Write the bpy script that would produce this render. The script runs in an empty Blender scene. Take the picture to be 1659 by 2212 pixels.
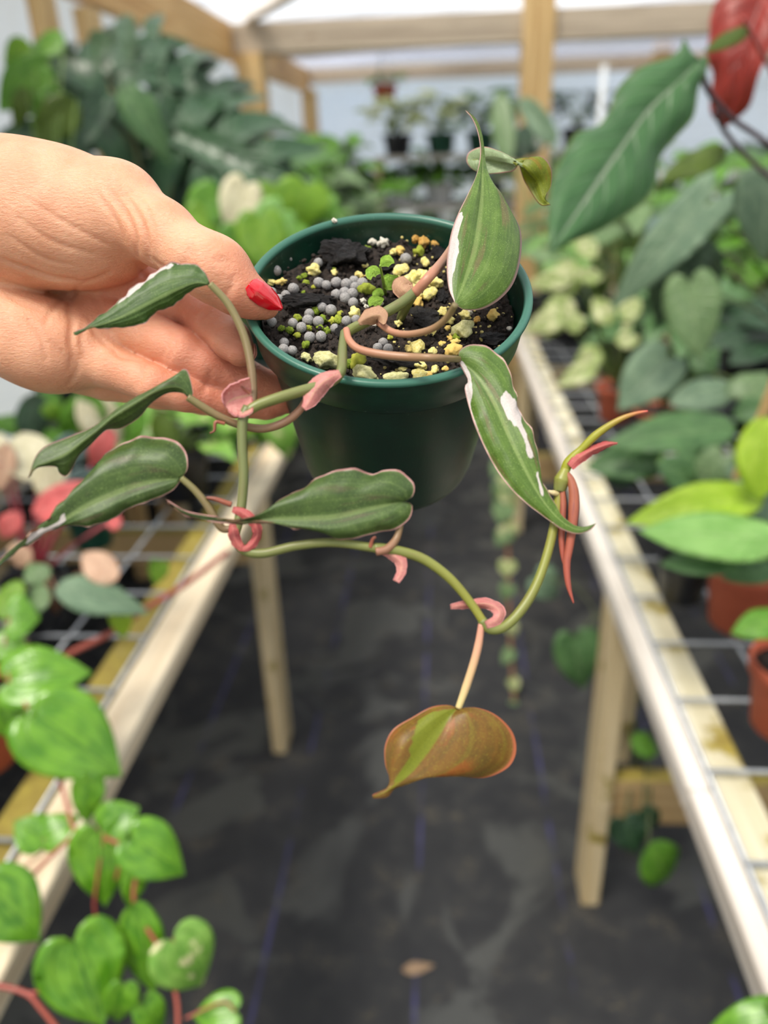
import bpy, math, random
import numpy as np
from mathutils import Vector, Matrix
random.seed(7)
rng = np.random.default_rng(7)
scene = bpy.context.scene
COL = scene.collection

# ------------------------------------------------------------------ camera
F, CX, CY, H = 1657.0, 829.5, 1106.0, 1.5          # focal length and centre in pixels of a 1659 x 2212 frame
_y = np.array([129.0, -776.0, F]); _y /= np.linalg.norm(_y)
_d = np.array([121.0, 3560.0, F]); _d -= _d.dot(_y) * _y; _d /= np.linalg.norm(_d)
_x = np.cross(_d, _y)
M = np.stack([_x, _y, -_d])                         # camera axes (right, down, forward) to world
CAM = np.array([0.0, 0.0, H])
cam_data = bpy.data.cameras.new('camera')
cam = bpy.data.objects.new('camera', cam_data)
COL.objects.link(cam)
cam_data.sensor_fit = 'VERTICAL'; cam_data.sensor_height = 36.0
cam_data.lens = 36.0 * F / 2212.0
cam_data.clip_start = 0.01; cam_data.clip_end = 200
r_, u_, b_ = M @ [1, 0, 0], M @ [0, -1, 0], M @ [0, 0, -1]
cam.matrix_world = Matrix(((r_[0], u_[0], b_[0], 0), (r_[1], u_[1], b_[1], 0), (r_[2], u_[2], b_[2], H), (0, 0, 0, 1)))
cam_data.dof.use_dof = True
cam_data.dof.focus_distance = 0.268
cam_data.dof.aperture_fstop = 5.6
scene.camera = cam

# ------------------------------------------------------------------ light
scene.view_settings.view_transform = 'Standard'
scene.view_settings.look = 'None'
scene.view_settings.gamma = 1.0
scene.view_settings.use_curve_mapping = False
scene.view_settings.exposure = -0.1
world = bpy.data.worlds.new('sky'); scene.world = world
world.use_nodes = True
wn = world.node_tree.nodes; wl = world.node_tree.links
for n in list(wn): wn.remove(n)
wo = wn.new('ShaderNodeOutputWorld'); bg = wn.new('ShaderNodeBackground')
tc = wn.new('ShaderNodeTexCoord'); no = wn.new('ShaderNodeTexNoise'); rp = wn.new('ShaderNodeValToRGB')
no.inputs['Scale'].default_value = 2.2; no.inputs['Detail'].default_value = 6
rp.color_ramp.elements[0].position = 0.35; rp.color_ramp.elements[0].color = (0.62, 0.78, 1.0, 1)
rp.color_ramp.elements[1].position = 0.60; rp.color_ramp.elements[1].color = (1.0, 1.0, 1.0, 1)
wl.new(tc.outputs['Generated'], no.inputs['Vector']); wl.new(no.outputs['Fac'], rp.inputs['Fac'])
wl.new(rp.outputs['Color'], bg.inputs['Color']); bg.inputs['Strength'].default_value = 0.95
wl.new(bg.outputs['Background'], wo.inputs['Surface'])
sd = bpy.data.lights.new('sun', 'SUN'); sd.energy = 8.5; sd.angle = math.radians(18); sd.color = (1.0, 0.93, 0.80)
sun = bpy.data.objects.new('sun', sd); COL.objects.link(sun)
sun.rotation_euler = Vector((0.28, 0.30, -0.85)).to_track_quat('-Z', 'Y').to_euler()
scene.cycles.max_bounces = 5; scene.cycles.diffuse_bounces = 3; scene.cycles.glossy_bounces = 2; scene.cycles.transmission_bounces = 4; scene.cycles.transparent_max_bounces = 6
scene.cycles.caustics_reflective = False; scene.cycles.caustics_refractive = False
scene.cycles.sample_clamp_indirect = 6.0
scene.cycles.use_denoising = True
scene.cycles.use_adaptive_sampling = True; scene.cycles.adaptive_threshold = 0.06; scene.cycles.adaptive_min_samples = 16

# ------------------------------------------------------------------ pixel geometry
def ray(px, py): return M @ np.array([px - CX, py - CY, F]) / F
def at(px, py, d): return CAM + ray(px, py) * d                      # point at camera depth d
def onz(px, py, z):
    r = ray(px, py); return CAM + r * ((z - H) / r[2])
def on_y(px, py, y):
    r = ray(px, py); return CAM + r * (y / r[1])
def pix(p):
    c = M.T @ (np.asarray(p, float) - CAM); return np.array([CX + F * c[0] / c[2], CY + F * c[1] / c[2], c[2]])
def unit(v): v = np.asarray(v, float); return v / (np.linalg.norm(v) + 1e-12)

# ------------------------------------------------------------------ objects
def put(o, parent=None):
    COL.objects.link(o)
    if parent is not None:
        o.parent = parent
        o.matrix_parent_inverse = parent.matrix_basis.inverted()      # every basis matrix is kept in world space
    return o
def tag(o, label=None, cat=None, group=None, kind=None):
    if label: o['label'] = label
    if cat: o['category'] = cat
    if group: o['group'] = group
    if kind: o['kind'] = kind
    return o
def thing(name, loc, label, cat, group=None):
    o = bpy.data.objects.new(name, None); COL.objects.link(o)
    o.location = [float(c) for c in loc]; o.empty_display_size = 0.02
    return tag(o, label, cat, group)
def mesh_data(name, v, f, mats, smooth=True, uv=None, midx=None, attr=None):
    me = bpy.data.meshes.new(name)
    v = [tuple(map(float, p)) for p in v]
    me.from_pydata(v, [], [tuple(int(i) for i in q) for q in f])
    for m in (mats if isinstance(mats, (list, tuple)) else [mats]): me.materials.append(m)
    if smooth: me.polygons.foreach_set('use_smooth', [True] * len(me.polygons))
    if midx is not None: me.polygons.foreach_set('material_index', [int(i) for i in midx])
    if uv is not None:
        l = me.uv_layers.new(name='UVMap'); idx = np.empty(len(me.loops), int)
        me.loops.foreach_get('vertex_index', idx)
        l.data.foreach_set('uv', np.asarray(uv, float)[idx].ravel())
    if attr is not None:
        for k, a in attr.items():
            at_ = me.attributes.new(k, 'FLOAT', 'POINT'); at_.data.foreach_set('value', np.asarray(a, float))
    me.update()
    return me
def mesh_obj(name, v, f, mats, parent=None, **kw):
    return put(bpy.data.objects.new(name, mesh_data(name, v, f, mats, **kw)), parent)
def linked(name, me, parent, mw):
    o = bpy.data.objects.new(name, me); put(o, parent); o.matrix_basis = mw
    return o

# ------------------------------------------------------------------ shapes
def resample(pts, n):
    p = np.asarray(pts, float)
    if len(p) == 2:
        t = np.linspace(0, 1, n)[:, None]; return p[0] * (1 - t) + p[1] * t
    ext = np.vstack([2 * p[0] - p[1], p, 2 * p[-1] - p[-2]])
    out = []
    for i in range(len(p) - 1):
        a, b, c, d = ext[i:i + 4]
        t = np.linspace(0, 1, 16, endpoint=False)[:, None]
        out.append(0.5 * (2 * b + (c - a) * t + (2 * a - 5 * b + 4 * c - d) * t * t + (3 * b - a - 3 * c + d) * t ** 3))
    q = np.vstack(out + [p[-1:]])
    s = np.concatenate([[0], np.cumsum(np.linalg.norm(np.diff(q[:, :3], axis=0), axis=1))])
    u = np.linspace(0, s[-1], n)
    return np.stack([np.interp(u, s, q[:, k]) for k in range(q.shape[1])], 1)
def tube_geo(pts, rad, n=None, seg=10, base=0):
    """pts world points; rad a number or a list along the curve"""
    n = n or max(4, 5 * len(pts))
    p = resample(pts, n)
    r = np.interp(np.linspace(0, 1, n), np.linspace(0, 1, len(rad)), rad) if np.ndim(rad) else np.full(n, rad)
    t = np.gradient(p, axis=0); t /= np.linalg.norm(t, axis=1)[:, None] + 1e-12
    a = np.cross(t[0], [0, 0, 1.0])
    if np.linalg.norm(a) < 1e-3: a = np.cross(t[0], [1.0, 0, 0])
    a = unit(a); v = []; uv = []
    for i in range(n):
        a = unit(a - a.dot(t[i]) * t[i]); b = np.cross(t[i], a)
        for k in range(seg):
            w = 2 * math.pi * k / seg
            v.append(p[i] + r[i] * (a * math.cos(w) + b * math.sin(w))); uv.append((k / seg, i / (n - 1)))
    f = [(base + i * seg + k, base + i * seg + (k + 1) % seg, base + (i + 1) * seg + (k + 1) % seg, base + (i + 1) * seg + k)
         for i in range(n - 1) for k in range(seg)]
    c0 = base + len(v); v += [p[0], p[-1]]; uv += [(0.5, 0), (0.5, 1)]
    f += [(c0, base + (k + 1) % seg, base + k) for k in range(seg)]
    e = base + (n - 1) * seg
    f += [(c0 + 1, e + k, e + (k + 1) % seg) for k in range(seg)]
    return v, f, uv
def tube(name, pts, rad, mat, parent=None, n=None, seg=10):
    v, f, uv = tube_geo(pts, rad, n, seg)
    return mesh_obj(name, v, f, mat, parent, uv=uv)
def tubes(name, runs, mat, parent=None, seg=6):
    V, Fc, U = [], [], []
    for pts, rad, n in runs:
        v, f, uv = tube_geo(pts, rad, n, seg, len(V)); V += v; Fc += f; U += uv
    return mesh_obj(name, V, Fc, mat, parent, uv=U)
def box_geo(x0, x1, y0, y1, z0, z1, b=0.003):
    """a board with bevelled long edges (chamfer b)"""
    c = np.array([(x0 + x1) / 2, (y0 + y1) / 2, (z0 + z1) / 2]); h = np.array([x1 - x0, y1 - y0, z1 - z0]) / 2
    b = min(b, 0.45 * h.min()); v = []; idx = {}
    for sx in (-1, 1):
        for sy in (-1, 1):
            for sz in (-1, 1):
                for ax in range(3):
                    s = np.array([sx, sy, sz]); o = h - b; o[ax] = h[ax]
                    idx[(sx, sy, sz, ax)] = len(v); v.append(c + s * o)
    f = []
    def q(a, *ks):
        n = np.cross(v[ks[1]] - v[ks[0]], v[ks[2]] - v[ks[0]]); m = sum(v[k] for k in ks) / len(ks) - c
        f.append(tuple(ks) if n.dot(m) > 0 else tuple(reversed(ks)))
    for ax in range(3):
        o1, o2 = [k for k in range(3) if k != ax]
        for s in (-1, 1):
            ks = []
            for a, bb in ((-1, -1), (1, -1), (1, 1), (-1, 1)):
                t = [0, 0, 0]; t[ax] = s; t[o1] = a; t[o2] = bb; ks.append(idx[(t[0], t[1], t[2], ax)])
            q(0, *ks)
    for ax in range(3):
        o1, o2 = [k for k in range(3) if k != ax]
        for a in (-1, 1):
            for bb in (-1, 1):
                t = [0, 0, 0]; t[o1] = a; t[o2] = bb
                lo = list(t); lo[ax] = -1; hi = list(t); hi[ax] = 1
                q(0, idx[tuple(lo) + (o1,)], idx[tuple(hi) + (o1,)], idx[tuple(hi) + (o2,)], idx[tuple(lo) + (o2,)])
    for sx in (-1, 1):
        for sy in (-1, 1):
            for sz in (-1, 1): q(0, *[idx[(sx, sy, sz, ax)] for ax in range(3)])
    return v, f
def box(name, x0, x1, y0, y1, z0, z1, mat, parent=None, b=0.003):
    v, f = box_geo(x0, x1, y0, y1, z0, z1, b)
    return mesh_obj(name, v, f, mat, parent, smooth=False)
def beam(name, p0, p1, w, h, mat, parent=None, b=0.004):
    """timber from p0 to p1 (centre line), w across, h in height"""
    p0, p1 = np.asarray(p0, float), np.asarray(p1, float); L = np.linalg.norm(p1 - p0); y = unit(p1 - p0)
    up = np.array([0, 0, 1.0]) if abs(y[2]) < 0.95 else np.array([0, 1.0, 0])
    x = unit(np.cross(y, up)); z = np.cross(x, y)
    v, f = box_geo(-w / 2, w / 2, 0, L, -h / 2, h / 2, b)
    v = [p0 + x * a[0] + y * a[1] + z * a[2] for a in v]
    return mesh_obj(name, v, f, mat, parent, smooth=False)
def lathe_geo(prof, seg=48):
    v = [(r * math.cos(2 * math.pi * k / seg), r * math.sin(2 * math.pi * k / seg), z) for r, z in prof for k in range(seg)]
    f = [(i * seg + k, i * seg + (k + 1) % seg, (i + 1) * seg + (k + 1) % seg, (i + 1) * seg + k) for i in range(len(prof) - 1) for k in range(seg)]
    return v, f

# ------------------------------------------------------------------ materials
def lin(*c):
    return tuple(((x / 255) / 12.92 if x / 255 <= 0.04045 else ((x / 255 + 0.055) / 1.055) ** 2.4) for x in c) + (1,)
class NT:
    def __init__(s, name):
        s.m = bpy.data.materials.new(name); s.m.use_nodes = True
        s.n = s.m.node_tree.nodes; s.l = s.m.node_tree.links
        for x in list(s.n): s.n.remove(x)
        s.out = s.n.new('ShaderNodeOutputMaterial')
    def new(s, t, **kw):
        x = s.n.new('ShaderNode' + t)
        for k, v in kw.items():
            if k.startswith('i_'): s.set(x.inputs[k[2:].replace('_', ' ')], v)
            else: setattr(x, k, v)
        return x
    def set(s, sock, v):
        if hasattr(v, 'is_output'): s.l.new(v, sock)
        else: sock.default_value = v
    def math(s, op, a, b=None, c=None, clamp=False):
        x = s.n.new('ShaderNodeMath'); x.operation = op; x.use_clamp = clamp
        for i, q in enumerate((a, b, c)):
            if q is not None: s.set(x.inputs[i], q)
        return x.outputs[0]
    def mix(s, fac, a, b):
        x = s.n.new('ShaderNodeMix'); x.data_type = 'RGBA'
        s.set(x.inputs[0], fac); s.set(x.inputs[6], a); s.set(x.inputs[7], b); return x.outputs[2]
    def ramp(s, fac, lo, hi, inv=False):
        x = s.n.new('ShaderNodeMapRange'); x.interpolation_type = 'SMOOTHSTEP'
        s.set(x.inputs[0], fac); x.inputs[1].default_value = lo; x.inputs[2].default_value = hi
        x.inputs[3].default_value = 1.0 if inv else 0.0; x.inputs[4].default_value = 0.0 if inv else 1.0
        return x.outputs[0]
    def noise(s, scale, detail=4, vec=None, rough=0.55, dist=0.0):
        x = s.n.new('ShaderNodeTexNoise'); x.inputs['Scale'].default_value = scale; x.inputs['Detail'].default_value = detail
        x.inputs['Roughness'].default_value = rough; x.inputs['Distortion'].default_value = dist
        if vec is not None: s.l.new(vec, x.inputs['Vector'])
        return x.outputs['Fac']
    def obj(s):
        return s.n.new('ShaderNodeTexCoord').outputs['Object']
    def gen(s): return s.n.new('ShaderNodeNewGeometry').outputs['Position']
    def mapv(s, vec, sc=(1, 1, 1), loc=(0, 0, 0)):
        x = s.n.new('ShaderNodeMapping'); x.inputs['Scale'].default_value = sc; x.inputs['Location'].default_value = loc
        s.l.new(vec, x.inputs['Vector']); return x.outputs[0]
    def bump(s, h, strength=0.3, dist=0.002):
        x = s.n.new('ShaderNodeBump'); x.inputs['Strength'].default_value = strength; x.inputs['Distance'].default_value = dist
        s.set(x.inputs['Height'], h); return x.outputs[0]
    def bsdf(s, col, rough=0.5, normal=None, **kw):
        x = s.n.new('ShaderNodeBsdfPrincipled'); s.set(x.inputs['Base Color'], col); s.set(x.inputs['Roughness'], rough)
        if normal is not None: s.l.new(normal, x.inputs['Normal'])
        for k, v in kw.items(): s.set(x.inputs[k.replace('_', ' ')], v)
        return x.outputs[0]
    def done(s, sh): s.l.new(sh, s.out.inputs['Surface']); return s.m

def mat_plain(name, col, rough=0.5, var=0.12, scale=30, bump=0.0, **kw):
    t = NT(name); n = t.noise(scale, 5, t.obj())
    d = tuple(c * (1 - var * 2) for c in col[:3]) + (1,); h = tuple(min(1, c * (1 + var * 2)) for c in col[:3]) + (1,)
    return t.done(t.bsdf(t.mix(t.ramp(n, 0.3, 0.7), d, h), rough, t.bump(n, bump, 0.002) if bump else None, **kw))
def mat_wood(name, c0, c1, axis, moss=0.0, rough=0.65, knots=True, mossz=None):
    t = NT(name); p = t.gen()
    sc = [26, 26, 26]; sc[axis] = 1.1
    g = t.noise(1.0, 6, t.mapv(p, tuple(sc)), 0.6, 1.2)
    fine = t.noise(1.0, 3, t.mapv(p, tuple(6 * q if i != axis else 3 for i, q in enumerate(sc))))
    col = t.mix(t.ramp(g, 0.32, 0.68), c0, c1)
    col = t.mix(t.math('MULTIPLY', t.ramp(fine, 0.5, 0.75), 0.25), col, tuple(q * 0.55 for q in c0[:3]) + (1,))
    if knots:
        kv = t.new('TexVoronoi'); kv.inputs['Scale'].default_value = 1.0
        ks = [9, 9, 9]; ks[axis] = 3.1
        t.l.new(t.mapv(p, tuple(ks)), kv.inputs['Vector'])
        col = t.mix(t.math('MULTIPLY', t.ramp(kv.outputs['Distance'], 0.05, 0.12, True), 0.7), col, lin(110, 78, 48))
    if moss > 0:
        mn = t.noise(14, 6, p, 0.65)
        mk = t.ramp(mn, 0.62 - 0.4 * moss, 0.72 - 0.3 * moss)
        mc = t.mix(t.noise(60, 3, p), lin(172, 158, 66), lin(112, 90, 44))
        if mossz is not None:
            sp = t.new('SeparateXYZ'); t.l.new(t.new('NewGeometry').outputs['Normal'], sp.inputs[0])
            mk = t.math('MULTIPLY', mk, t.ramp(sp.outputs[2], 0.4, 0.8))
        col = t.mix(mk, col, mc)
    return t.done(t.bsdf(col, rough, t.bump(g, 0.15, 0.003)))
def mat_leaf(name, c0, c1, vein, edge=None, rough=0.38, trans=0.28, side=8, veinw=0.05, veinamt=0.6, spots=None, spot_amt=0.0, arcs=0, sideamt=.45, scale=6.0, coat=0.0):
    """blade colour c0..c1, vein colour; uv.x runs across the blade, uv.y from base to tip"""
    t = NT(name); uv = t.n.new('ShaderNodeUVMap').outputs[0]
    s = t.n.new('ShaderNodeSeparateXYZ'); t.l.new(uv, s.inputs[0]); U, V = s.outputs[0], s.outputs[1]
    oi = t.n.new('ShaderNodeObjectInfo').outputs['Random']
    a = t.math('ABSOLUTE', t.math('MULTIPLY_ADD', U, 2.0, -1.0))
    nz = t.new('TexNoise'); nz.noise_dimensions = '4D'; nz.inputs['Scale'].default_value = scale; nz.inputs['Detail'].default_value = 5
    t.l.new(uv, nz.inputs['Vector']); t.l.new(t.math('MULTIPLY', oi, 37.0), nz.inputs['W'])
    col = t.mix(t.ramp(nz.outputs['Fac'], 0.33, 0.67), c0, c1)
    col = t.mix(t.math('MULTIPLY', oi, 0.22), col, tuple(min(1, q * 1.5) for q in c1[:3]) + (1,))
    if spots is not None:
        n2 = t.new('TexNoise'); n2.noise_dimensions = '4D'; n2.inputs['Scale'].default_value = 3.2; n2.inputs['Detail'].default_value = 7
        n2.inputs['Roughness'].default_value = 0.62
        t.l.new(uv, n2.inputs['Vector']); t.l.new(t.math('MULTIPLY', oi, 91.0), n2.inputs['W'])
        th = 0.66 - 0.3 * spot_amt
        col = t.mix(t.ramp(n2.outputs['Fac'], th, th + 0.05), col, spots)
    mid = t.ramp(a, veinw * 0.4, veinw, True)
    if arcs:
        vv = t.math('ABSOLUTE', t.math('SUBTRACT', t.math('FRACT', t.math('MULTIPLY', a, arcs)), 0.5))
        sv = t.math('MULTIPLY', t.ramp(vv, 0.0, 0.10, True), t.ramp(a, 0.9, 0.97, True))
    else:
        ph = t.math('SUBTRACT', t.math('MULTIPLY', V, side), t.math('MULTIPLY', a, side * 0.28))
        vv = t.math('ABSOLUTE', t.math('SUBTRACT', t.math('FRACT', ph), 0.5))
        sv = t.ramp(vv, 0.0, 0.14, True)
    vm = t.math('MAXIMUM', t.math('MULTIPLY', mid, veinamt), t.math('MULTIPLY', sv, veinamt * sideamt))
    col = t.mix(vm, col, vein)
    if edge is not None: col = t.mix(t.ramp(a, 0.90, 0.97), col, edge)
    nb = t.bump(t.math('SUBTRACT', nz.outputs['Fac'], t.math('MULTIPLY', t.math('MAXIMUM', mid, sv), 0.5)), 0.5, 0.004)
    sh = t.bsdf(col, rough, nb, Coat_Weight=coat, Coat_Roughness=0.25)
    tr = t.new('BsdfTranslucent'); t.l.new(t.mix(0.5, col, t.mix(0.5, col, lin(150, 190, 40))), tr.inputs['Color'])
    mx = t.new('MixShader'); mx.inputs[0].default_value = trans; t.l.new(sh, mx.inputs[1]); t.l.new(tr.outputs[0], mx.inputs[2])
    return t.done(mx.outputs[0])

# ================================================================== the setting
W_PALE_Y = mat_wood('pale_board_wood', lin(214, 192, 160), lin(236, 222, 196), 1)
W_GREY_Y = mat_wood('weathered_board_wood', lin(196, 184, 172), lin(226, 220, 212), 1)
W_MOSS_Y = mat_wood('mossy_board_wood', lin(196, 188, 158), lin(224, 218, 196), 1, moss=0.28)
W_MOSSY2 = mat_wood('very_mossy_board_wood', lin(176, 160, 116), lin(206, 190, 150), 1, moss=0.95)
W_LEG = mat_wood('leg_wood', lin(196, 172, 128), lin(222, 204, 166), 2, moss=0.1)
W_BEAM_X = mat_wood('mossy_beam_wood', lin(166, 136, 92), lin(196, 168, 122), 0, moss=1.0, mossz=1)
W_FRAME_X = mat_wood('grey_frame_wood', lin(160, 144, 126), lin(196, 180, 160), 0)
W_FRAME_Y = mat_wood('amber_frame_wood', lin(188, 140, 82), lin(222, 182, 126), 1)
W_POST = mat_wood('post_wood', lin(184, 146, 92), lin(216, 184, 132), 2)

t = NT('weed_mat'); p = t.gen()
sp = t.new('SeparateXYZ'); t.l.new(p, sp.inputs[0]); X, Y = sp.outputs[0], sp.outputs[1]
wv = t.math('ABSOLUTE', t.math('SUBTRACT', t.math('FRACT', t.math('MULTIPLY_ADD', X, 3.19, 0.67)), 0.5))
stripe = t.math('MULTIPLY', t.ramp(wv, 0.006, 0.020, True), t.ramp(t.noise(6, 3, t.mapv(p, (4, 1, 1))), 0.42, 0.62))
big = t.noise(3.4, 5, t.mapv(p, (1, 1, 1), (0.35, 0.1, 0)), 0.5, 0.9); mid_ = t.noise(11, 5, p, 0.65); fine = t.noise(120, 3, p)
col = t.mix(t.ramp(mid_, 0.35, 0.7), lin(27, 28, 32), lin(42, 43, 45))
col = t.mix(t.math('MULTIPLY', t.ramp(t.math('ADD', t.math('MULTIPLY', mid_, 0.6), t.math('MULTIPLY', fine, 0.5)), 0.60, 0.72), 0.55), col, lin(98, 88, 68))
col = t.mix(t.math('MULTIPLY', stripe, 0.55), col, lin(72, 68, 130))
wet_sheen = t.ramp(big, 0.52, 0.60)
rough = t.math('MULTIPLY_ADD', wet_sheen, -0.30, 0.66)
col = t.mix(t.math('MULTIPLY', wet_sheen, 0.8), col, lin(68, 69, 67))  # sky sheen on the damp patches is painted in as paler base colour
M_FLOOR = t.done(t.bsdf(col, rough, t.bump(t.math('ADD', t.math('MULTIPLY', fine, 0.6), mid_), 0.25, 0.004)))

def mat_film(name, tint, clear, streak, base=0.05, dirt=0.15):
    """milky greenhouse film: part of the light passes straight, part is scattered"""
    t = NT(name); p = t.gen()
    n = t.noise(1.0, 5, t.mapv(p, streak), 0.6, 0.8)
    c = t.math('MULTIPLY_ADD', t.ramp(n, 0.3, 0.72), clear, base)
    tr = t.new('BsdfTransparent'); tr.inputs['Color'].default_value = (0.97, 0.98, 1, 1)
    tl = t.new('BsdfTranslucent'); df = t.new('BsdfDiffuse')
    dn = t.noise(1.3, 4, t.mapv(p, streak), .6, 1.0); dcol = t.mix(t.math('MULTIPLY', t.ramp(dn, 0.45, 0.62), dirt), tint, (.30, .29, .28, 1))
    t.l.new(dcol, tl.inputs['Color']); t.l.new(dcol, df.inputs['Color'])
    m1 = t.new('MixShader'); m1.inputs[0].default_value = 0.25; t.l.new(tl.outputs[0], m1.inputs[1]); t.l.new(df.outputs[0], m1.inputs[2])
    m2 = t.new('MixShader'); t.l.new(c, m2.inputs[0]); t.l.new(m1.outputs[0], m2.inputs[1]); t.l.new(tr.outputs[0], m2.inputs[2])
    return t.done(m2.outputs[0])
FILM_ROOF = mat_film('roof_film', (0.80, 0.82, 0.88, 1), 0.30, (0.4, 4.0, 2), base=.32, dirt=.85)
FILM_WALL = mat_film('wall_film', (0.40, 0.44, 0.50, 1), 0.10, (1.5, 1.5, 0.8))
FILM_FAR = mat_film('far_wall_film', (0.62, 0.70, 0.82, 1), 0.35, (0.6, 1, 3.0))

def sheet(name, fn, nu, nv, mat):
    v = [fn(i / nu, j / nv) for j in range(nv + 1) for i in range(nu + 1)]
    f = [(j * (nu + 1) + i, j * (nu + 1) + i + 1, (j + 1) * (nu + 1) + i + 1, (j + 1) * (nu + 1) + i) for j in range(nv) for i in range(nu)]
    return tag(mesh_obj(name, v, f, mat), kind='structure')
XL, XR, YN, YF = -1.30, 2.90, -2.2, 7.8
def roof_z(x, y): return 2.20 + 0.075 * (x - XL) + 0.02 * math.sin(y * 2.6 + x)
tag(sheet('floor', lambda u, v: (XL - .05 + (XR - XL + .1) * u, YN + (YF - YN) * v, 0.0), 2, 2, M_FLOOR), 'black woven weed mat floor with faint blue lines and damp patches painted with pale sheen', 'floor')
tag(sheet('ground', lambda u, v: (-60 + 120 * u, -60 + 120 * v, -0.03), 1, 1, mat_plain('outdoor_ground', lin(168, 166, 150), 0.9, 0.1, 2)), 'pale open ground outside the greenhouse film', 'ground')
tag(sheet('ceiling', lambda u, v: (XL + (XR - XL) * u, YN + (YF - YN) * v, roof_z(XL + (XR - XL) * u, YN + (YF - YN) * v)), 24, 60, FILM_ROOF), 'wrinkled milky plastic film stretched over the roof', 'roof film')
tag(sheet('wall_left', lambda u, v: (XL + .012 * math.sin(u * 60), YN + (YF - YN) * u, v * 2.2), 60, 6, FILM_WALL), 'hazy plastic film along the left side of the house', 'wall')
tag(sheet('wall_right', lambda u, v: (XR, YN + (YF - YN) * u, v * 2.5), 20, 6, FILM_WALL), 'hazy plastic film on the far right side', 'wall')
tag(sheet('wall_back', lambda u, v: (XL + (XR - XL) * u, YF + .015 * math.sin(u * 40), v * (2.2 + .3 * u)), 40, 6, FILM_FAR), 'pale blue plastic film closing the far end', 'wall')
M_DARK_PANEL = mat_plain('added_dark_panel', lin(40, 42, 44), .7, .15, 6, .2)  # dark panels added to hide bright outdoor ground behind the lower film
box('added_dark_panel_left', XL + .02, XL + .05, YN, YF, 0, .74, M_DARK_PANEL)['kind'] = 'structure'
box('added_dark_panel_right', XR - .05, XR - .02, YN, YF, 0, .74, M_DARK_PANEL)['kind'] = 'structure'
box('added_dark_panel_back', XL + .06, XR - .06, YF - .06, YF - .03, 0, .9, M_DARK_PANEL)['kind'] = 'structure'
FILM_SHADE = mat_film('shade_cloth', (0.34, 0.35, 0.44, 1), 0.55, (0.35, 6.0, 1), dirt=.7)
sheet('ceiling_shade_cloth', lambda u, v: (XL + .12 + (XR - XL - .2) * u, 5.08 + 2.55 * v, 2.205 - .02 * math.sin(v * math.pi) + .008 * math.sin(v * 30 + u * 9)), 20, 30, FILM_SHADE)
TR = 0
def timber(p0, p1, w, h, mat, label):
    global TR
    TR += 1
    return tag(beam('trim_%d' % TR, p0, p1, w, h, mat), label, 'timber', kind='structure')
timber((-1.10, 5.0, 0), (-1.10, 5.0, 2.04), .15, .15, W_POST, 'amber wooden corner post at the left end of the cross beam')
timber((0.515, 5.0, 0), (0.515, 5.0, 2.36), .17, .17, W_POST, 'thick amber wooden post rising behind the heart-leaved plant')
timber((-1.22, 5.0, 2.115), (2.85, 5.0, 2.115), .10, .15, W_FRAME_X, 'long grey timber beam spanning the whole house')
timber((-1.21, YN, 2.06), (-1.21, 4.94, 2.10), .05, .19, W_FRAME_Y, 'amber wall plate running along the left film wall')
timber((-1.21, 5.09, 2.09), (-1.21, 7.7, 2.11), .05, .19, W_FRAME_Y, 'sunlit wall plate beyond the left corner post')
timber((-1.19, 7.66, 0), (-1.19, 7.66, 2.04), .13, .13, W_POST, 'far corner post of the greenhouse')
timber((-1.19, 2.62, 0), (-1.19, 2.62, 1.965), .05, .10, W_POST, 'narrow wall stud above the big split leaves')
timber((-1.19, 2.95, 0), (-1.19, 2.95, 1.97), .05, .12, W_POST, 'pale wall stud beside the big split leaves')
timber((-1.2, 7.7, 2.15), (2.85, 7.7, 2.15), .06, .12, W_FRAME_X, 'top rail of the far end wall')
timber((0.85, 7.7, 0), (0.85, 7.7, 2.085), .09, .09, W_POST, 'middle stud of the far end wall')
timber((1.80, 7.5, 0), (1.80, 7.5, 2.28), .13, .13, W_POST, 'amber post behind the large green leaf')
timber((-1.1, 5.0, 2.24), (0.3, 2.6, 2.30), .05, .11, W_FRAME_X, 'grey diagonal brace under the roof film')
timber((-1.25, 6.4, 2.20), (2.85, 6.4, 2.32), .05, .09, W_FRAME_X, 'thin purlin under the roof beyond the cross beam')
timber((-1.25, 4.0, 2.31), (2.85, 4.0, 2.42), .05, .04, W_FRAME_X, 'slim batten close under the roof film')

# ------------------------------------------------------------------ benches
GALV = mat_plain('galvanised_wire', lin(176, 180, 186), 0.42, 0.08, 60, Metallic=0.55)
BZ = 0.78
def wire_panel(x0, x1, y0, y1, xs, label):
    e = thing('wire_panel', ((x0 + x1) / 2, (y0 + y1) / 2, BZ), label, 'wire panel')
    for x in xs: tube('wire', [(x, y0, BZ + .0032), (x, y1, BZ + .0032)], .0032, GALV, e, 2, 8)
    y = y0 + .02
    v, f, uv = tube_geo([(x0, 0, 0), (x1, 0, 0)], .0031, 2, 8)
    me = mesh_data('wire', v, f, GALV, uv=uv)
    while y < y1:
        linked('wire', me, e, Matrix.Translation((0, y, BZ + .0092))); y += .1385
wire_panel(-1.17, -.492, .18, 4.5, [-.494, -.625, -.76, -.895, -1.03, -1.165], 'galvanised wire grid lying on the left bench')
wire_panel(.331, 1.27, .185, 4.5, [.333, .462, .60, .735, .87, 1.0, 1.135, 1.265], 'galvanised wire grid lying on the right bench')
b = thing('plant_bench', (-.8, 2.4, 0), 'pale timber plant bench on the left of the aisle', 'bench')
box('front_rail', -.489, -.432, .15, 4.55, .742, BZ, W_PALE_Y, b)
box('inner_rail', -.545, -.493, .15, 4.55, .69, BZ - .004, W_MOSSY2, b)
box('back_rail', -1.19, -1.15, .15, 4.55, .69, BZ, W_PALE_Y, b)
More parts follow.
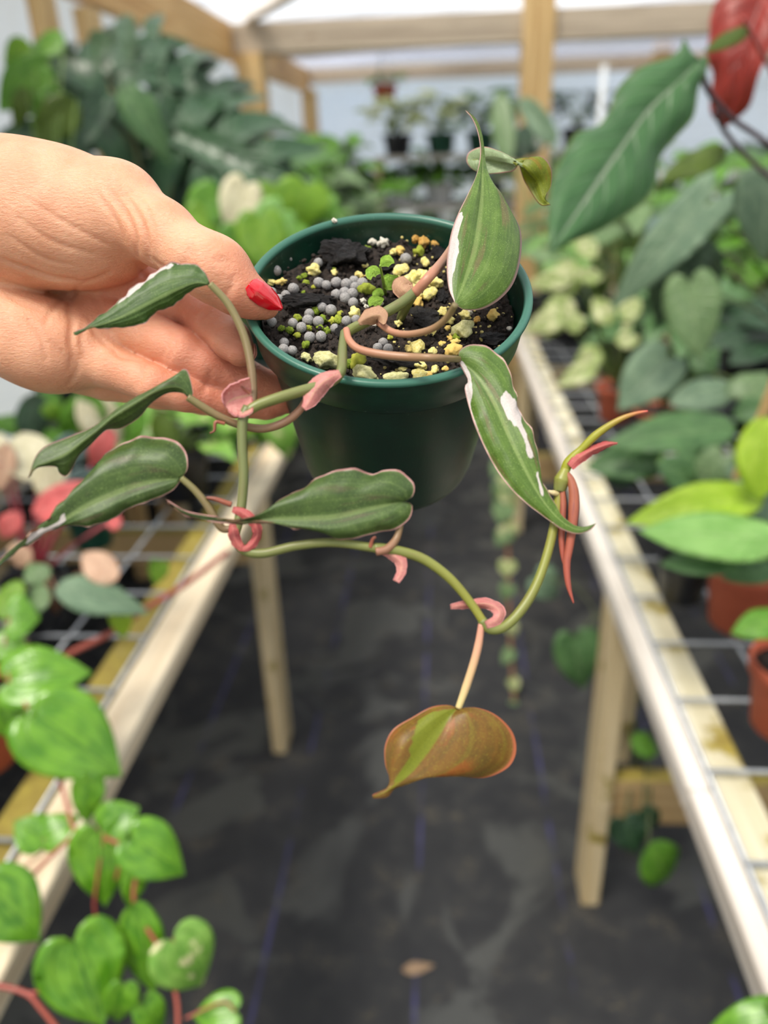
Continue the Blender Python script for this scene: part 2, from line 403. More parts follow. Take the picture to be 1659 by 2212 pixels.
for y in (.30, 1.62, 3.0, 4.4):
    box('leg', -.470, -.432, y, y + .09, 0, .7415, W_LEG, b)
    box('leg', -1.19, -1.152, y, y + .09, 0, .6895, W_LEG, b)
    box('cross_beam', -1.15, -.4705, y, y + .04, .60, .685, W_BEAM_X, b)
b = thing('plant_bench', (.8, 2.4, 0), 'weathered timber plant bench on the right of the aisle', 'bench')
box('front_rail', .302, .3315, .15, .7365, .742, BZ, W_GREY_Y, b)
box('front_rail', .3012, .3315, .7385, 4.55, .742, BZ, W_GREY_Y, b)
box('inner_rail', .3345, .386, .15, 4.55, .70, BZ - .003, W_MOSS_Y, b)
box('back_rail', 1.24, 1.28, .15, 4.55, .69, BZ, W_GREY_Y, b)
for y in (-.1, 1.18, 3.0, 4.4):
    box('leg', .302, .340, y, y + .09, 0, .7415, W_LEG, b)
    box('leg', .342, .378, y + .055, y + .094, .356, .6995, W_LEG, b)
    box('leg', 1.24, 1.28, y, y + .09, 0, .6895, W_LEG, b)
    box('cross_beam', .3405, 1.24, y + .012, y + .05, .235, .352, W_BEAM_X, b)

# ================================================================== the pot in the hand
PC = CAM + M @ np.array([0.0014, -0.0814, 0.2792])
PAX = unit(M @ np.array([-0.006, -0.6337, -0.7733]))
PU = unit(np.cross([0, 1.0, 0], PAX)); PV = np.cross(PAX, PU)
POTM = Matrix(((PU[0], PV[0], PAX[0], PC[0]), (PU[1], PV[1], PAX[1], PC[1]), (PU[2], PV[2], PAX[2], PC[2]), (0, 0, 0, 1)))
def onpot(px, py, h):
    r = ray(px, py); q = PC + PAX * h
    return CAM + r * ((q - CAM).dot(PAX) / r.dot(PAX))
def wpot(v): return [PC + PU * a[0] + PV * a[1] + PAX * a[2] for a in v]

t = NT('green_pot_plastic'); p = t.obj(); n = t.noise(60, 5, p); sc = t.noise(1, 4, t.mapv(p, (900, 900, 60)))
col = t.mix(t.ramp(n, 0.3, 0.7), lin(6, 36, 25), lin(9, 46, 32))
dust = t.noise(420, 4, p, 0.7)
col = t.mix(t.math('MULTIPLY', t.ramp(dust, 0.66, 0.74), 0.35), col, lin(120, 140, 122))
M_POT = t.done(t.bsdf(col, t.math('MULTIPLY_ADD', n, 0.25, 0.27), t.bump(sc, 0.06, 0.001)))
t = NT('green_rim_plastic'); p = t.obj(); n = t.noise(90, 5, p); dust = t.noise(500, 4, p, 0.7)
sp = t.new('SeparateXYZ'); t.l.new(p, sp.inputs[0])
lipm = t.ramp(sp.outputs[2], -0.0018, -0.0008)
col = t.mix(t.ramp(n, 0.3, 0.7), lin(7, 40, 28), lin(11, 54, 38))
col = t.mix(lipm, col, lin(52, 104, 88))                       # the paler lip
col = t.mix(t.math('MULTIPLY', t.ramp(dust, 0.64, 0.74), 0.4), col, lin(150, 176, 162))
M_RIM = t.done(t.bsdf(col, 0.36, None))

pot = bpy.data.objects.new('plant_pot', None); COL.objects.link(pot); pot.matrix_basis = POTM; pot.empty_display_size = .02
tag(pot, 'round dark green plastic nursery pot held up in the hand', 'plant pot')
def potpart(name, v, f, mat, **kw):
    o = bpy.data.objects.new(name, mesh_data(name, v, f, mat, **kw)); COL.objects.link(o); o.parent = pot; return o
prof = [(0.0005, -.0850), (.028, -.0850), (.0315, -.0880), (.0345, -.0872), (.0366, -.0848), (.0376, -.081), (.0420, -.048), (.0466, -.0158),
        (.0462, -.0140), (.0452, -.020), (.0408, -.048), (.0362, -.080), (.0335, -.0825), (.0005, -.0825)]
v, f = lathe_geo(prof, 96); potpart('pot_body', v, f, M_POT)
prof = [(.0468, -.0155), (.0492, -.0160), (.0498, -.0150), (.0503, -.010), (.0518, -.0022), (.0526, -.0012), (.0524, -.0002), (.0516, .0003),
        (.0500, .0001), (.0494, -.0009), (.0490, -.004), (.0470, -.0148), (.0464, -.0152)]
v, f = lathe_geo(prof, 128); potpart('rim', v, f, M_RIM)
for k in range(6):
    a = k * math.pi / 3 + .45; c, s = math.cos(a), math.sin(a)
    v, f = box_geo(.0275, .0335, -.0035, .0035, -.0905, -.0868, .0008)
    potpart('foot', [(x * c - y * s, x * s + y * c, z) for x, y, z in v], f, M_POT, smooth=False)

# soil
M_SOIL = mat_plain('dark_potting_soil', lin(44, 34, 28), 0.85, 0.30, 700, 0.9)
def hnoise(x, y, s=0):
    return (math.sin(310 * x + 1.3 + s) * math.cos(270 * y + s) + .6 * math.sin(690 * x + 540 * y + 2 * s) + .5 * math.cos(1100 * x - 870 * y + s)
            + .4 * math.sin(1900 * x + 300 * y) * math.cos(1700 * y))
SOIL_H = -.0090
V = [(0, 0, SOIL_H + .001)]; Fc = []
NR, NS = 40, 120
for i in range(1, NR + 1):
    for k in range(NS):
        r = .0468 * i / NR; a = 2 * math.pi * k / NS; x, y = r * math.cos(a), r * math.sin(a)
        V.append((x, y, SOIL_H + .0011 * hnoise(x, y) + random.uniform(-.0004, .0004) - .0015 * (i / NR) ** 4))
for k in range(NS):
    Fc.append((0, 1 + k, 1 + (k + 1) % NS))
    for i in range(NR - 1): Fc.append((1 + i * NS + k, 1 + (i + 1) * NS + k, 1 + (i + 1) * NS + (k + 1) % NS, 1 + i * NS + (k + 1) % NS))
soil = mesh_obj('potting_soil', wpot(V), Fc, M_SOIL)
tag(soil, 'dark crumbly potting soil filling the green pot', 'soil')

def lump(name, seed, rough=.22, sub=2, ang=False):
    """a rough pebble of unit radius"""
    import bmesh
    bm = bmesh.new(); bmesh.ops.create_icosphere(bm, subdivisions=sub, radius=1.0)
    rs = np.random.default_rng(seed); k = rs.normal(size=(7, 3)) * 2.4; ph = rs.uniform(0, 6, 7)
    for q in bm.verts:
        c = np.array(q.co); d = sum(math.sin(k[i].dot(c) + ph[i]) for i in range(7)) / 7
        d2 = sum(math.sin(2.7 * k[i].dot(c) + 2 * ph[i]) for i in range(7)) / 7
        d3 = sum(math.sin(6.1 * k[i].dot(c) + 3 * ph[i]) for i in range(7)) / 7
        q.co *= 1 + rough * 1.8 * d + rough * .8 * d2 + rough * .45 * d3
    vs = [tuple(q.co) for q in bm.verts]; bm.verts.ensure_lookup_table(); fs = [tuple(x.index for x in q.verts) for q in bm.faces]; bm.free()
    return vs, fs
def mat_lump(name, c0, c1, c2=None, bump=.35, scale=3.0, rough=.85):
    t = NT(name); p = t.obj(); oi = t.n.new('ShaderNodeObjectInfo').outputs['Random']
    n4 = t.new('TexNoise'); n4.noise_dimensions = '4D'; n4.inputs['Scale'].default_value = scale; n4.inputs['Detail'].default_value = 7; n4.inputs['Roughness'].default_value = .7
    t.l.new(p, n4.inputs['Vector']); t.l.new(t.math('MULTIPLY', oi, 50.), n4.inputs['W']); n = n4.outputs['Fac']
    col = t.mix(t.ramp(n, .36, .66), c0, c1)
    if c2: col = t.mix(t.math('MULTIPLY', t.ramp(oi, .55, .9), .8), col, c2)
    return t.done(t.bsdf(col, rough, t.bump(n, bump, .25)))
M_PELLET = mat_lump('grey_pellet', lin(128, 126, 126), lin(178, 174, 172), scale=5, bump=.3, rough=.6)
M_PUMICE = mat_lump('yellow_pumice', lin(222, 204, 104), lin(248, 240, 176), lin(236, 192, 100))
M_PALE = mat_lump('pale_pumice', lin(180, 178, 116), lin(222, 218, 166))
M_RUST = mat_lump('orange_pumice', lin(186, 134, 56), lin(222, 182, 104))
M_MOSS = mat_lump('moss_lump', lin(84, 110, 22), lin(150, 168, 44), lin(190, 190, 70))
M_BARK = mat_lump('charred_bark', lin(26, 23, 25), lin(72, 66, 68), scale=6, bump=1.0, rough=.55)
M_PERL = mat_lump('white_perlite', lin(206, 198, 180), lin(234, 230, 220))
def zc(c): return (520 + c[0] / 2.552, 440 + c[1] / 2.552)           # from the enlarged crop I read the soil off
def pebble(name, me, c, rc, sink, label, cat, group, squash=(1, 1, 1), ang=None):
    px, py = zc(c); d = pix(onpot(px, py, SOIL_H))[2]; r = rc / 2.552 * d / F
    pos = onpot(px, py, SOIL_H + r * (1 - sink)) 
    q = Matrix.Rotation(random.uniform(0, 6.3) if ang is None else ang, 4, 'Z')
    if ang is None: q = q @ Matrix.Rotation(random.uniform(-.5, .5), 4, 'X')
    S = Matrix.Diagonal((r * squash[0], r * squash[1], r * squash[2], 1))
    R3 = POTM.to_3x3().to_4x4()
    o = linked(name, me, None, Matrix.Translation(pos) @ R3 @ q @ S)
    return tag(o, label, cat, group)
pm = [mesh_data('fertilizer_pellet', *lump('p', i, .06, 2), M_PELLET) for i in range(3)]
PEL = [(492, 163), (261, 303), (195, 370), (428, 325), (430, 437), (472, 450), (527, 435), (583, 445), (625, 425), (670, 440), (630, 460), (527, 502), (572, 490),
       (615, 497), (575, 522), (620, 547), (290, 470), (247, 505), (210, 525), (170, 490), (170, 652), (450, 570), (498, 588), (378, 607), (370, 643), (428, 652),
       (288, 660), (335, 683), (583, 648), (635, 640), (520, 688), (380, 737), (443, 733), (240, 765), (237, 805), (285, 810), (785, 765), (755, 795), (813, 800), (910, 305)]
def pel_where(x, y):
    if x > 850: return 'behind the middle stem'
    if x > 700: return 'in the trio below the middle stem'
    if y < 380: return 'near the back left rim'
    if x < 330 and y < 560 or (x, y) == (170, 652): return 'beside the red thumbnail'
    if y < 560: return 'in the pile left of the seedling'
    if y < 745: return 'in the spread in front of the bark strip'
    return 'in the trio at the front left rim'
for i, c in enumerate(PEL):
    w_ = pel_where(*c)
    pebble('fertilizer_pellet', pm[i % 3], c, random.uniform(27, 33), .12, 'small round grey fertilizer pellet ' + w_, 'pellet', 'fertilizer pellets ' + w_)
lm = {}
def lump_mesh(nm, mat, n=4, rough=.42, sub=3):
    if nm not in lm: lm[nm] = [mesh_data(nm, *lump(nm, 20 + i, rough, sub), mat, smooth=True) for i in range(n)]
    return random.choice(lm[nm])
YEL = [(990, 895, 34), (1070, 912, 30), (985, 940, 40), (905, 890, 26), (930, 885, 20), (1165, 805, 44), (1190, 760, 26), (1055, 812, 26), (980, 792, 40), (935, 800, 26),
       (1045, 500, 40), (975, 545, 34), (960, 512, 38), (960, 415, 44), (1010, 400, 40), (885, 370, 40), (880, 265, 36), (1010, 320, 30), (1060, 380, 30), (655, 395, 24), (692, 410, 18), (905, 455, 60),
       (230, 430, 30), (400, 365, 34), (625, 608, 34), (1120, 600, 30), (1150, 640, 26), (1240, 615, 30), (1390, 610, 32), (165, 440, 26), (1110, 775, 20),
       (1080, 440, 34), (845, 265, 22), (1140, 685, 16), (1155, 745, 18), (1030, 950, 26), (1125, 910, 20), (520, 380, 20), (1060, 710, 22), (870, 660, 20), (680, 335, 22), (425, 232, 20), (895, 910, 22)]
def yel_where(x, y):
    if x < 720: return 'among the grey pellets'
    if y > 860: return 'along the front rim'
    if y < 300: return 'at the back rim'
    if y < 560: return 'behind the middle stem'
    return 'under the stalk of the upright leaf'
for x, y, r in YEL:
    w_ = yel_where(x, y)
    pebble('pumice_lump', lump_mesh('pumice_lump', M_PUMICE), (x, y), r * 1.05, .35, 'small yellow pumice lump ' + w_, 'pumice lump', 'yellow pumice lumps ' + w_, (1, .85, .75))
for x, y, r, l in [(478, 862, 74, 'largest pale yellow-green pumice rock at the front edge of the soil'), (365, 848, 36, 'small pale pumice rock left of the largest one'),
                   (690, 945, 74, 'grey-green pumice rock under the front rim'), (1230, 692, 66, 'craggy yellow pumice rock right of the stems')]:
    pebble('pumice_rock', lump_mesh('pumice_rock', M_PALE if y > 700 else M_PUMICE), (x, y), r * .9, .35, l, 'pumice rock', None, (1, .8, .7))
pebble('pumice_rock', lump_mesh('pumice_rock', M_PUMICE), (850, 955), 50, .35, 'low yellow pumice rock touching the front rim', 'pumice rock', None, (1.3, .7, .6))
for x, y, r in [(960, 203, 26), (1010, 215, 30), (1070, 222, 20), (1305, 640, 22)]:
    pebble('pumice_lump', lump_mesh('rust_lump', M_RUST), (x, y), r, .3, 'orange-stained pumice lump at the edge of the soil', 'pumice lump', 'orange pumice lumps in the green pot')
for x, y, r in [(640, 868, 48), (600, 880, 30), (315, 632, 26), (270, 697, 24), (310, 725, 22), (225, 690, 20), (420, 592, 26), (690, 470, 40), (455, 635, 24), (540, 640, 28), (380, 690, 24),
                (480, 700, 22), (350, 400, 20), (360, 440, 20), (320, 410, 16), (355, 780, 26), (980, 272, 34), (520, 365, 18), (440, 690, 22), (550, 610, 20), (700, 255, 22), (510, 645, 22), (825, 738, 18), (405, 460, 16), (1185, 745, 24), (345, 492, 14)]:
    pebble('moss_clump', lump_mesh('moss_clump', M_MOSS), (x, y), r * .9, .4, 'bright green mossy crumb on the soil in the green pot', 'moss', 'mossy crumbs in the green pot')
for x, y, r in [(722, 212, 28), (790, 216, 30), (760, 225, 20), (513, 300, 10), (675, 540, 20), (690, 570, 18), (740, 670, 14), (1480, 690, 18), (1260, 600, 20), (640, 560, 14), (770, 545, 22)]:
    pebble('perlite_grain', lump_mesh('perlite_grain', M_PERL), (x, y), r * .8, .35, 'whitish perlite grain on the soil in the green pot', 'perlite', 'perlite grains in the green pot')
px, py = zc((513, 88)); o = linked('perlite_grain', lump_mesh('perlite_grain', M_PERL), None, Matrix.Translation(onpot(px, py + 3, .0008)) @ Matrix.Scale(.0011, 4))
tag(o, 'single white perlite grain stuck on the back rim', 'perlite')
for x, y, r, sq, a, l in [(575, 262, 118, (1, .75, .42), .1, 'largest black bark chunk near the back of the soil'), (372, 530, 118, (1.05, .32, .28), .18, 'long charred bark strip beside the red thumbnail'),
                       (1010, 615, 82, (.8, 1, .45), .3, 'black bark chunk under the right leaf stalk'), (830, 872, 100, (1.2, .4, .4), -.05, 'flat bark chunk behind the front rim'),
                       (487, 352, 42, (.35, 1.2, .4), .1, 'thin black bark sliver below the largest chunk'), (1110, 510, 42, (.7, 1.2, .5), -.2, 'small black bark chip behind the right leaf'),
                       (1385, 738, 60, (1, .8, .5), .4, 'angular bark chip at the right rim'), (1095, 270, 50, (.8, 1, .5), 0, 'dark bark chip at the back rim'),
                       (545, 705, 40, (.6, 1, .5), .2, 'brown bark chip at the vine node'), (800, 345, 44, (1, .7, .5), .4, 'dark bark chip behind the seedling')]:
    pebble('bark_chunk', lump_mesh('bark_chunk', M_BARK, 5, .45, 4), (x, y), r, .55, l, 'bark chunk', None, sq, a)
V, Fc = [], []                                                    # loose crumbs nobody could count
for sel in range(2):
    V, Fc = [], []
    lv, lf = lump('c', 3, .3, 1)
    for i in range(900 if sel == 0 else 160):
        r = .046 * math.sqrt(random.random()); a = random.uniform(0, 6.3); s = random.uniform(.0004, .0011) * (1 if sel == 0 else .8)
        x, y = r * math.cos(a), r * math.sin(a); b0 = len(V)
        if sel == 1 and x < .0: x = abs(x) * .9
        V += [(x + q[0] * s, y + q[1] * s, SOIL_H + .0011 * hnoise(x, y) + s * .4 + q[2] * s) for q in lv]
        Fc += [tuple(k + b0 for k in q) for q in lf]
    o = mesh_obj('soil_crumbs' if sel == 0 else 'pumice_crumbs', wpot(V), Fc, M_SOIL if sel == 0 else mat_plain('crumb_pumice', lin(206, 190, 120), .85, .15, 300))
    tag(o, ('fine dark crumbs scattered over the potting soil', 'fine yellow crumbs scattered over the potting soil')[sel], 'crumbs', None, 'stuff')

# ------------------------------------------------------------------ lofted blades traced with their own depth
def inpoly(P, poly):
    poly = np.asarray(poly, float); x, y = P[:, 0], P[:, 1]; r = np.zeros(len(P), bool); j = len(poly) - 1
    for i in range(len(poly)):
        xi, yi = poly[i]; xj, yj = poly[j]
        with np.errstate(divide='ignore', invalid='ignore'):
            r ^= ((yi > y) != (yj > y)) & (x < (xj - xi) * (y - yi) / (yj - yi + 1e-12) + xi)
        j = i
    return r
def dedepth(pl, d):
    """pixel outline + depth keys along it -> world points"""
    pl = np.asarray(pl, float); s = np.concatenate([[0], np.cumsum(np.linalg.norm(np.diff(pl, axis=0), axis=1))]); s /= s[-1]
    dd = np.interp(s, np.linspace(0, 1, len(d)), d)
    return np.array([at(x, y, z) for (x, y), z in zip(pl, dd)])
def blade(name, Lp, Mp, Rp, dm, dl, dr, mats, parent, bulge=.0012, th=.00035, nr=64, nc=9, polys=(), face=1, wave=0.0, label=None, pad=(1, 1)):
    """Lp, Mp, Rp pixel outlines (edge, midrib, edge); dm depth keys of the midrib; dl, dr extra depth of the edges"""
    Lw = resample(dedepth(Lp, np.interp(np.linspace(0, 1, 9), np.linspace(0, 1, len(dm)), dm) + np.interp(np.linspace(0, 1, 9), np.linspace(0, 1, len(dl)), dl)), nr)
    Mw = resample(dedepth(Mp, dm), nr)
    Rw = resample(dedepth(Rp, np.interp(np.linspace(0, 1, 9), np.linspace(0, 1, len(dm)), dm) + np.interp(np.linspace(0, 1, 9), np.linspace(0, 1, len(dr)), dr)), nr)
    cols = 2 * nc + 1; G = np.zeros((nr, cols, 3)); UVs = np.zeros((nr, cols, 2))
    T = np.gradient(Mw, axis=0)
    for j in range(cols):
        v = j / nc - 1; E_ = Lw if v < 0 else Rw; a = abs(v)
        u = np.linspace(0, 1, nr); env = np.sin(np.pi * np.clip(u, 0, 1)) ** .5
        side = E_ - Mw; nrm = np.cross(T, side) * (1 if v < 0 else -1); nrm /= np.linalg.norm(nrm, axis=1)[:, None] + 1e-9
        nrm = nrm * (1 if (nrm * (CAM - Mw)).sum() > 0 else -1)
        wd = np.linalg.norm(side, axis=1)
        hgt = bulge * pad[0 if v < 0 else 1] * math.sin(math.pi * a) * env * np.clip(wd / .008, 0, 1.4) + wave * a ** 3 * (np.sin(u * 23 + (0 if v < 0 else 2)) + .7 * np.sin(u * 47 + 1 + v) + .5 * np.sin(u * 83 + 2)) * env
        hgt = hgt + .00022 * np.sin(a * 3.2 * 2 * math.pi) * env * (1 - a * .5)
        G[:, j] = Mw + side * a + nrm * hgt[:, None]; UVs[:, j, 0] = .5 + v / 2; UVs[:, j, 1] = u
    N = np.cross(np.gradient(G, axis=0).reshape(-1, 3), np.gradient(G, axis=1).reshape(-1, 3)).reshape(G.shape)
    N /= np.linalg.norm(N, axis=2)[:, :, None] + 1e-12
    view = (CAM - G); s = np.sign((N * view).sum(2).mean() or 1) * face
    N = N * s
    top = G.reshape(-1, 3); bot = (G - N * th).reshape(-1, 3)
    n0 = len(top); V = np.vstack([top, bot]); f = []; mi = []
    for i in range(nr - 1):
        for j in range(cols - 1):
            q = (i * cols + j, i * cols + j + 1, (i + 1) * cols + j + 1, (i + 1) * cols + j)
            nn = np.cross(top[q[1]] - top[q[0]], top[q[3]] - top[q[0]])
            if s * 1.0 * np.dot(np.cross(np.array([1, 0, 0]), np.array([0, 1, 0])), [0, 0, 1]) and np.dot(nn, N.reshape(-1, 3)[q[0]]) < 0: q = tuple(reversed(q))
            f.append(q); mi.append(0); f.append(tuple(k + n0 for k in reversed(q))); mi.append(1)
    rim = [(i, 0) for i in range(nr)] + [(nr - 1, j) for j in range(1, cols)] + [(i, cols - 1) for i in range(nr - 2, -1, -1)] + [(0, j) for j in range(cols - 2, 0, -1)]
    ids = [i * cols + j for i, j in rim]
    for a, b in zip(ids, ids[1:] + ids[:1]): f.append((a, b, b + n0, a + n0)); mi.append(0)
    uv = np.vstack([UVs.reshape(-1, 2)] * 2)
    c = (V - CAM) @ M; P = np.stack([CX + F * c[:, 0] / c[:, 2], CY + F * c[:, 1] / c[:, 2]], 1)
    var = np.zeros(len(V))
    for pl in polys: var[inpoly(P, pl)] = 1.0
    for _ in range(1):
        g = var.reshape(2, nr, cols); h = g.copy(); h[:, 1:-1, 1:-1] = (g[:, 1:-1, 1:-1] * 2 + g[:, 2:, 1:-1] + g[:, :-2, 1:-1] + g[:, 1:-1, 2:] + g[:, 1:-1, :-2]) / 6; var = h.ravel()
    o = mesh_obj(name, V, f, mats, parent, uv=uv, midx=mi, attr={'var': var})
    if label: o['label'] = label
    return o
def mat_hero(name, c0, c1, vein, edge, white=lin(214, 204, 200), rough=.42, trans=.2, under=None, warm=None, arcs=3.2, dark=.0):
    t = NT(name); uv = t.n.new('ShaderNodeUVMap').outputs[0]
    s = t.n.new('ShaderNodeSeparateXYZ'); t.l.new(uv, s.inputs[0]); U, V = s.outputs[0], s.outputs[1]
    a = t.math('ABSOLUTE', t.math('MULTIPLY_ADD', U, 2.0, -1.0)); p = t.obj()
    n = t.noise(150, 5, p, .6); st = t.noise(1, 5, t.mapv(uv, (26, 4, 1)), .6, .5); grain = t.noise(2600, 2, p)
    col = t.mix(t.math('MULTIPLY_ADD', t.ramp(n, .3, .7), .5, t.math('MULTIPLY', t.ramp(st, .3, .7), .5)), c0, c1)
    col = t.mix(t.math('MULTIPLY', t.ramp(n, .55, .75), .22), col, vein)
    if warm is not None: col = t.mix(t.math('MULTIPLY', t.ramp(t.noise(1, 4, t.mapv(uv, (7, 3, 1), (3.1, 1.7, 0))), .55, .68), .6), col, warm)
    vv = t.math('ABSOLUTE', t.math('SUBTRACT', t.math('FRACT', t.math('ADD', t.math('MULTIPLY', a, arcs), .5)), .5))
    sv = t.math('MULTIPLY', t.ramp(vv, .02, .10, True), t.ramp(V, .05, .9, True))
    mid = t.ramp(a, .03, .085, True)
    col = t.mix(t.math('MULTIPLY', t.math('MAXIMUM', mid, t.math('MULTIPLY', sv, .3)), .6), col, vein)
    col = t.mix(t.math('MULTIPLY', t.ramp(t.noise(420, 4, p, .65), .52, .7), .22), col, tuple(q * .45 for q in c0[:3]) + (1,))
    col = t.mix(t.math('MULTIPLY', t.ramp(grain, .58, .75), .35), col, tuple(min(1, q * 2.2) for q in vein[:3]) + (1,))
    at_ = t.new('Attribute'); at_.attribute_name = 'var'
    wn_ = t.math('ADD', at_.outputs['Fac'], t.math('MULTIPLY_ADD', st, .5, -.25))
    col = t.mix(t.ramp(wn_, .42, .52), col, t.mix(t.ramp(grain, .4, .7), white, tuple(q * .8 for q in white[:3]) + (1,)))
    col = t.mix(t.ramp(a, .93, .975), col, edge)
    sh = t.bsdf(col, rough, t.bump(t.math('ADD', t.math('MULTIPLY', st, .5), t.math('MULTIPLY', grain, .25)), .35, .0006), Sheen_Weight=.05, Sheen_Roughness=.5)
    tr = t.new('BsdfTranslucent'); t.l.new(col, tr.inputs['Color'])
    mx = t.new('MixShader'); mx.inputs[0].default_value = trans; t.l.new(sh, mx.inputs[1]); t.l.new(tr.outputs[0], mx.inputs[2])
    return t.done(mx.outputs[0])
EDGE = lin(182, 132, 128)
M_UNDER = mat_hero('leaf_underside', lin(120, 82, 62), lin(148, 104, 78), lin(160, 132, 92), EDGE, trans=.35)
M_UNDERG = mat_hero('leaf_underside_olive', lin(112, 126, 22), lin(140, 150, 30), lin(160, 170, 60), EDGE, trans=.4, warm=lin(160, 110, 30), arcs=2)
H_DARK = mat_hero('leaf_dark_green', lin(48, 70, 26), lin(76, 102, 40), lin(128, 148, 88), EDGE, warm=lin(84, 70, 48))
H_MID = mat_hero('leaf_mid_green', lin(50, 80, 22), lin(74, 106, 36), lin(128, 150, 88), EDGE)
H_LIGHT_GREEN = mat_hero('leaf_light_green', lin(66, 96, 24), lin(96, 128, 42), lin(140, 162, 92), lin(200, 160, 152), warm=lin(112, 84, 58))  # lighter green of the upright and right-hand leaves
H_PALE = mat_hero('leaf_silver_green', lin(124, 146, 100), lin(152, 172, 128), lin(186, 200, 160), lin(196, 150, 140))
H_COPPER = mat_hero('leaf_copper', lin(118, 92, 36), lin(150, 104, 44), lin(168, 172, 48), lin(196, 112, 74), trans=.4, warm=lin(176, 92, 36), arcs=2.4, white=lin(138, 146, 36))

def mat_stem(name, c0, c1, streak=lin(120, 90, 70), amt=.35, rough=.4, power=1):
    t = NT(name); uv = t.n.new('ShaderNodeUVMap').outputs[0]
    s = t.n.new('ShaderNodeSeparateXYZ'); t.l.new(uv, s.inputs[0])
    n = t.noise(1, 4, t.mapv(uv, (14, 5, 1)), .6)
    col = t.mix(t.math('POWER', s.outputs[1], power), c0, c1); col = t.mix(t.math('MULTIPLY', t.ramp(n, .5, .7), amt), col, streak)
    return t.done(t.bsdf(col, rough, t.bump(n, .2, .0005), Subsurface_Weight=.05, Subsurface_Radius=(.002, .002, .001)))
S_OLIVE = mat_stem('stem_olive', lin(104, 112, 66), lin(118, 124, 66))
S_LIME = mat_stem('stem_lime', lin(112, 120, 62), lin(146, 146, 58))
S_BROWN = mat_stem('petiole_brown', lin(150, 104, 84), lin(116, 108, 66), lin(170, 130, 110))
S_BROWN2 = mat_stem('petiole_olive', lin(118, 92, 66), lin(120, 116, 70), lin(150, 112, 90))
S_PINK = mat_stem('petiole_pink', lin(206, 142, 124), lin(206, 190, 130), lin(220, 160, 140))
S_TERRA = mat_stem('petiole_terracotta', lin(186, 128, 104), lin(120, 108, 70), lin(170, 110, 90))
M_BRACT = mat_hero('bract_pink', lin(204, 118, 116), lin(232, 166, 158), lin(226, 186, 150), lin(244, 176, 176), trans=.35, rough=.5, arcs=2)
M_BRACTR = mat_hero('bract_red', lin(196, 88, 92), lin(216, 118, 112), lin(226, 150, 130), lin(206, 80, 90), trans=.35, rough=.5, arcs=2)
M_PAPER = mat_hero('bract_tan', lin(186, 142, 112), lin(206, 164, 132), lin(196, 160, 120), lin(160, 110, 90), trans=.3, rough=.6, arcs=2)

vine = thing('trailing_vine', onpot(860, 670, SOIL_H), 'trailing heart-leaved vine with pink-edged leaves spilling over the green pot', 'plant')
def stem(name, pts, rpx, mat, parent=vine, seg=12, tips=True):
    """pts (px, py, depth); rpx radius in pixels, a number or list"""
    w = [at(*q) for q in pts]; rr = np.atleast_1d(rpx).astype(float)
    dd = np.mean([q[2] for q in pts]); rr = rr * dd / F
    if len(rr) == 1: rr = np.repeat(rr, 3)
    return tube(name, w, list(rr), mat, parent, n=9 * len(pts), seg=seg)
def ipot(px, py, h): return (px, py, float(pix(onpot(px, py, h))[2]))
# main stem, four runs between nodes
stem('stem', [ipot(862, 700, -.014), ipot(868, 682, -.006), ipot(882, 655, .003), ipot(898, 628, .009)], [9, 10, 9], S_OLIVE)
stem('stem', [ipot(898, 630, .009), ipot(862, 658, .008), ipot(800, 692, .006), ipot(765, 708, .005), ipot(744, 722, .005)], [11, 12, 11, 11], S_OLIVE)
stem('stem', [ipot(744, 718, .005), ipot(740, 755, .005), ipot(738, 795, .006), (728, 815, .2405), (700, 831, .2385), (650, 845, .2365), (600, 860, .2345), (560, 874, .2335), (534, 888, .233)], [10, 11, 11, 12, 12, 11], S_OLIVE)
stem('stem', [(536, 880, .2332), (525, 905, .2326), (523, 960, .232), (526, 1020, .2315), (523, 1080, .231), (516, 1125, .230), (509, 1160, .2292), (528, 1188, .2285), (570, 1195, .228), (640, 1179, .228), (720, 1172, .2282), (812, 1184, .2285)], [12, 11, 11, 11, 10, 10, 10], S_OLIVE)
stem('stem', [(808, 1183, .2285), (860, 1190, .229), (915, 1208, .2295), (970, 1248, .230), (1015, 1300, .231), (1046, 1346, .2315)], [11, 11, 10, 9], S_LIME)
stem('stem', [(1040, 1338, .2315), (1060, 1360, .232), (1095, 1350, .233), (1135, 1305, .2345), (1165, 1248, .236), (1188, 1175, .238), (1203, 1100, .2395), (1212, 1030, .2405)], [10, 11, 11, 10, 10, 10, 12], S_LIME)
stem('stem', [ipot(895, 634, .009), ipot(930, 595, .014), (958, 562, .2745), (985, 520, .284), (1010, 470, .291), (1030, 415, .296), (1043, 378, .299)], [10, 10, 9, 8, 7], S_TERRA)
PET0 = stem('petiole', [ipot(806, 684, .008), ipot(826, 703, .007), ipot(850, 718, .007), ipot(885, 722, .009), ipot(930, 712, .013), ipot(962, 690, .018), ipot(984, 658, .024)], [8, 8, 7.5, 7], S_TERRA)
PET1 = stem('petiole', [ipot(748, 712, .006), ipot(754, 735, .006), ipot(775, 754, .006), ipot(820, 765, .007), ipot(880, 771, .008), ipot(940, 773, .010), (993, 776, .250)], [8, 9, 9, 8, 7], S_TERRA)
PET2 = stem('petiole', [(668, 850, .2385), (648, 885, .239), (615, 912, .2395), (570, 926, .239), (525, 920, .238), (480, 903, .236), (440, 880, .2345), (406, 858, .2335)], [7, 9, 9, 9, 8.5, 8], S_BROWN)
PET3 = stem('petiole', [(546, 886, .2345), (547, 840, .236), (542, 790, .237), (530, 735, .238), (512, 690, .2385), (488, 650, .2385), (454, 614, .238)], [8, 9, 9, 8.5, 7.5], S_BROWN2)
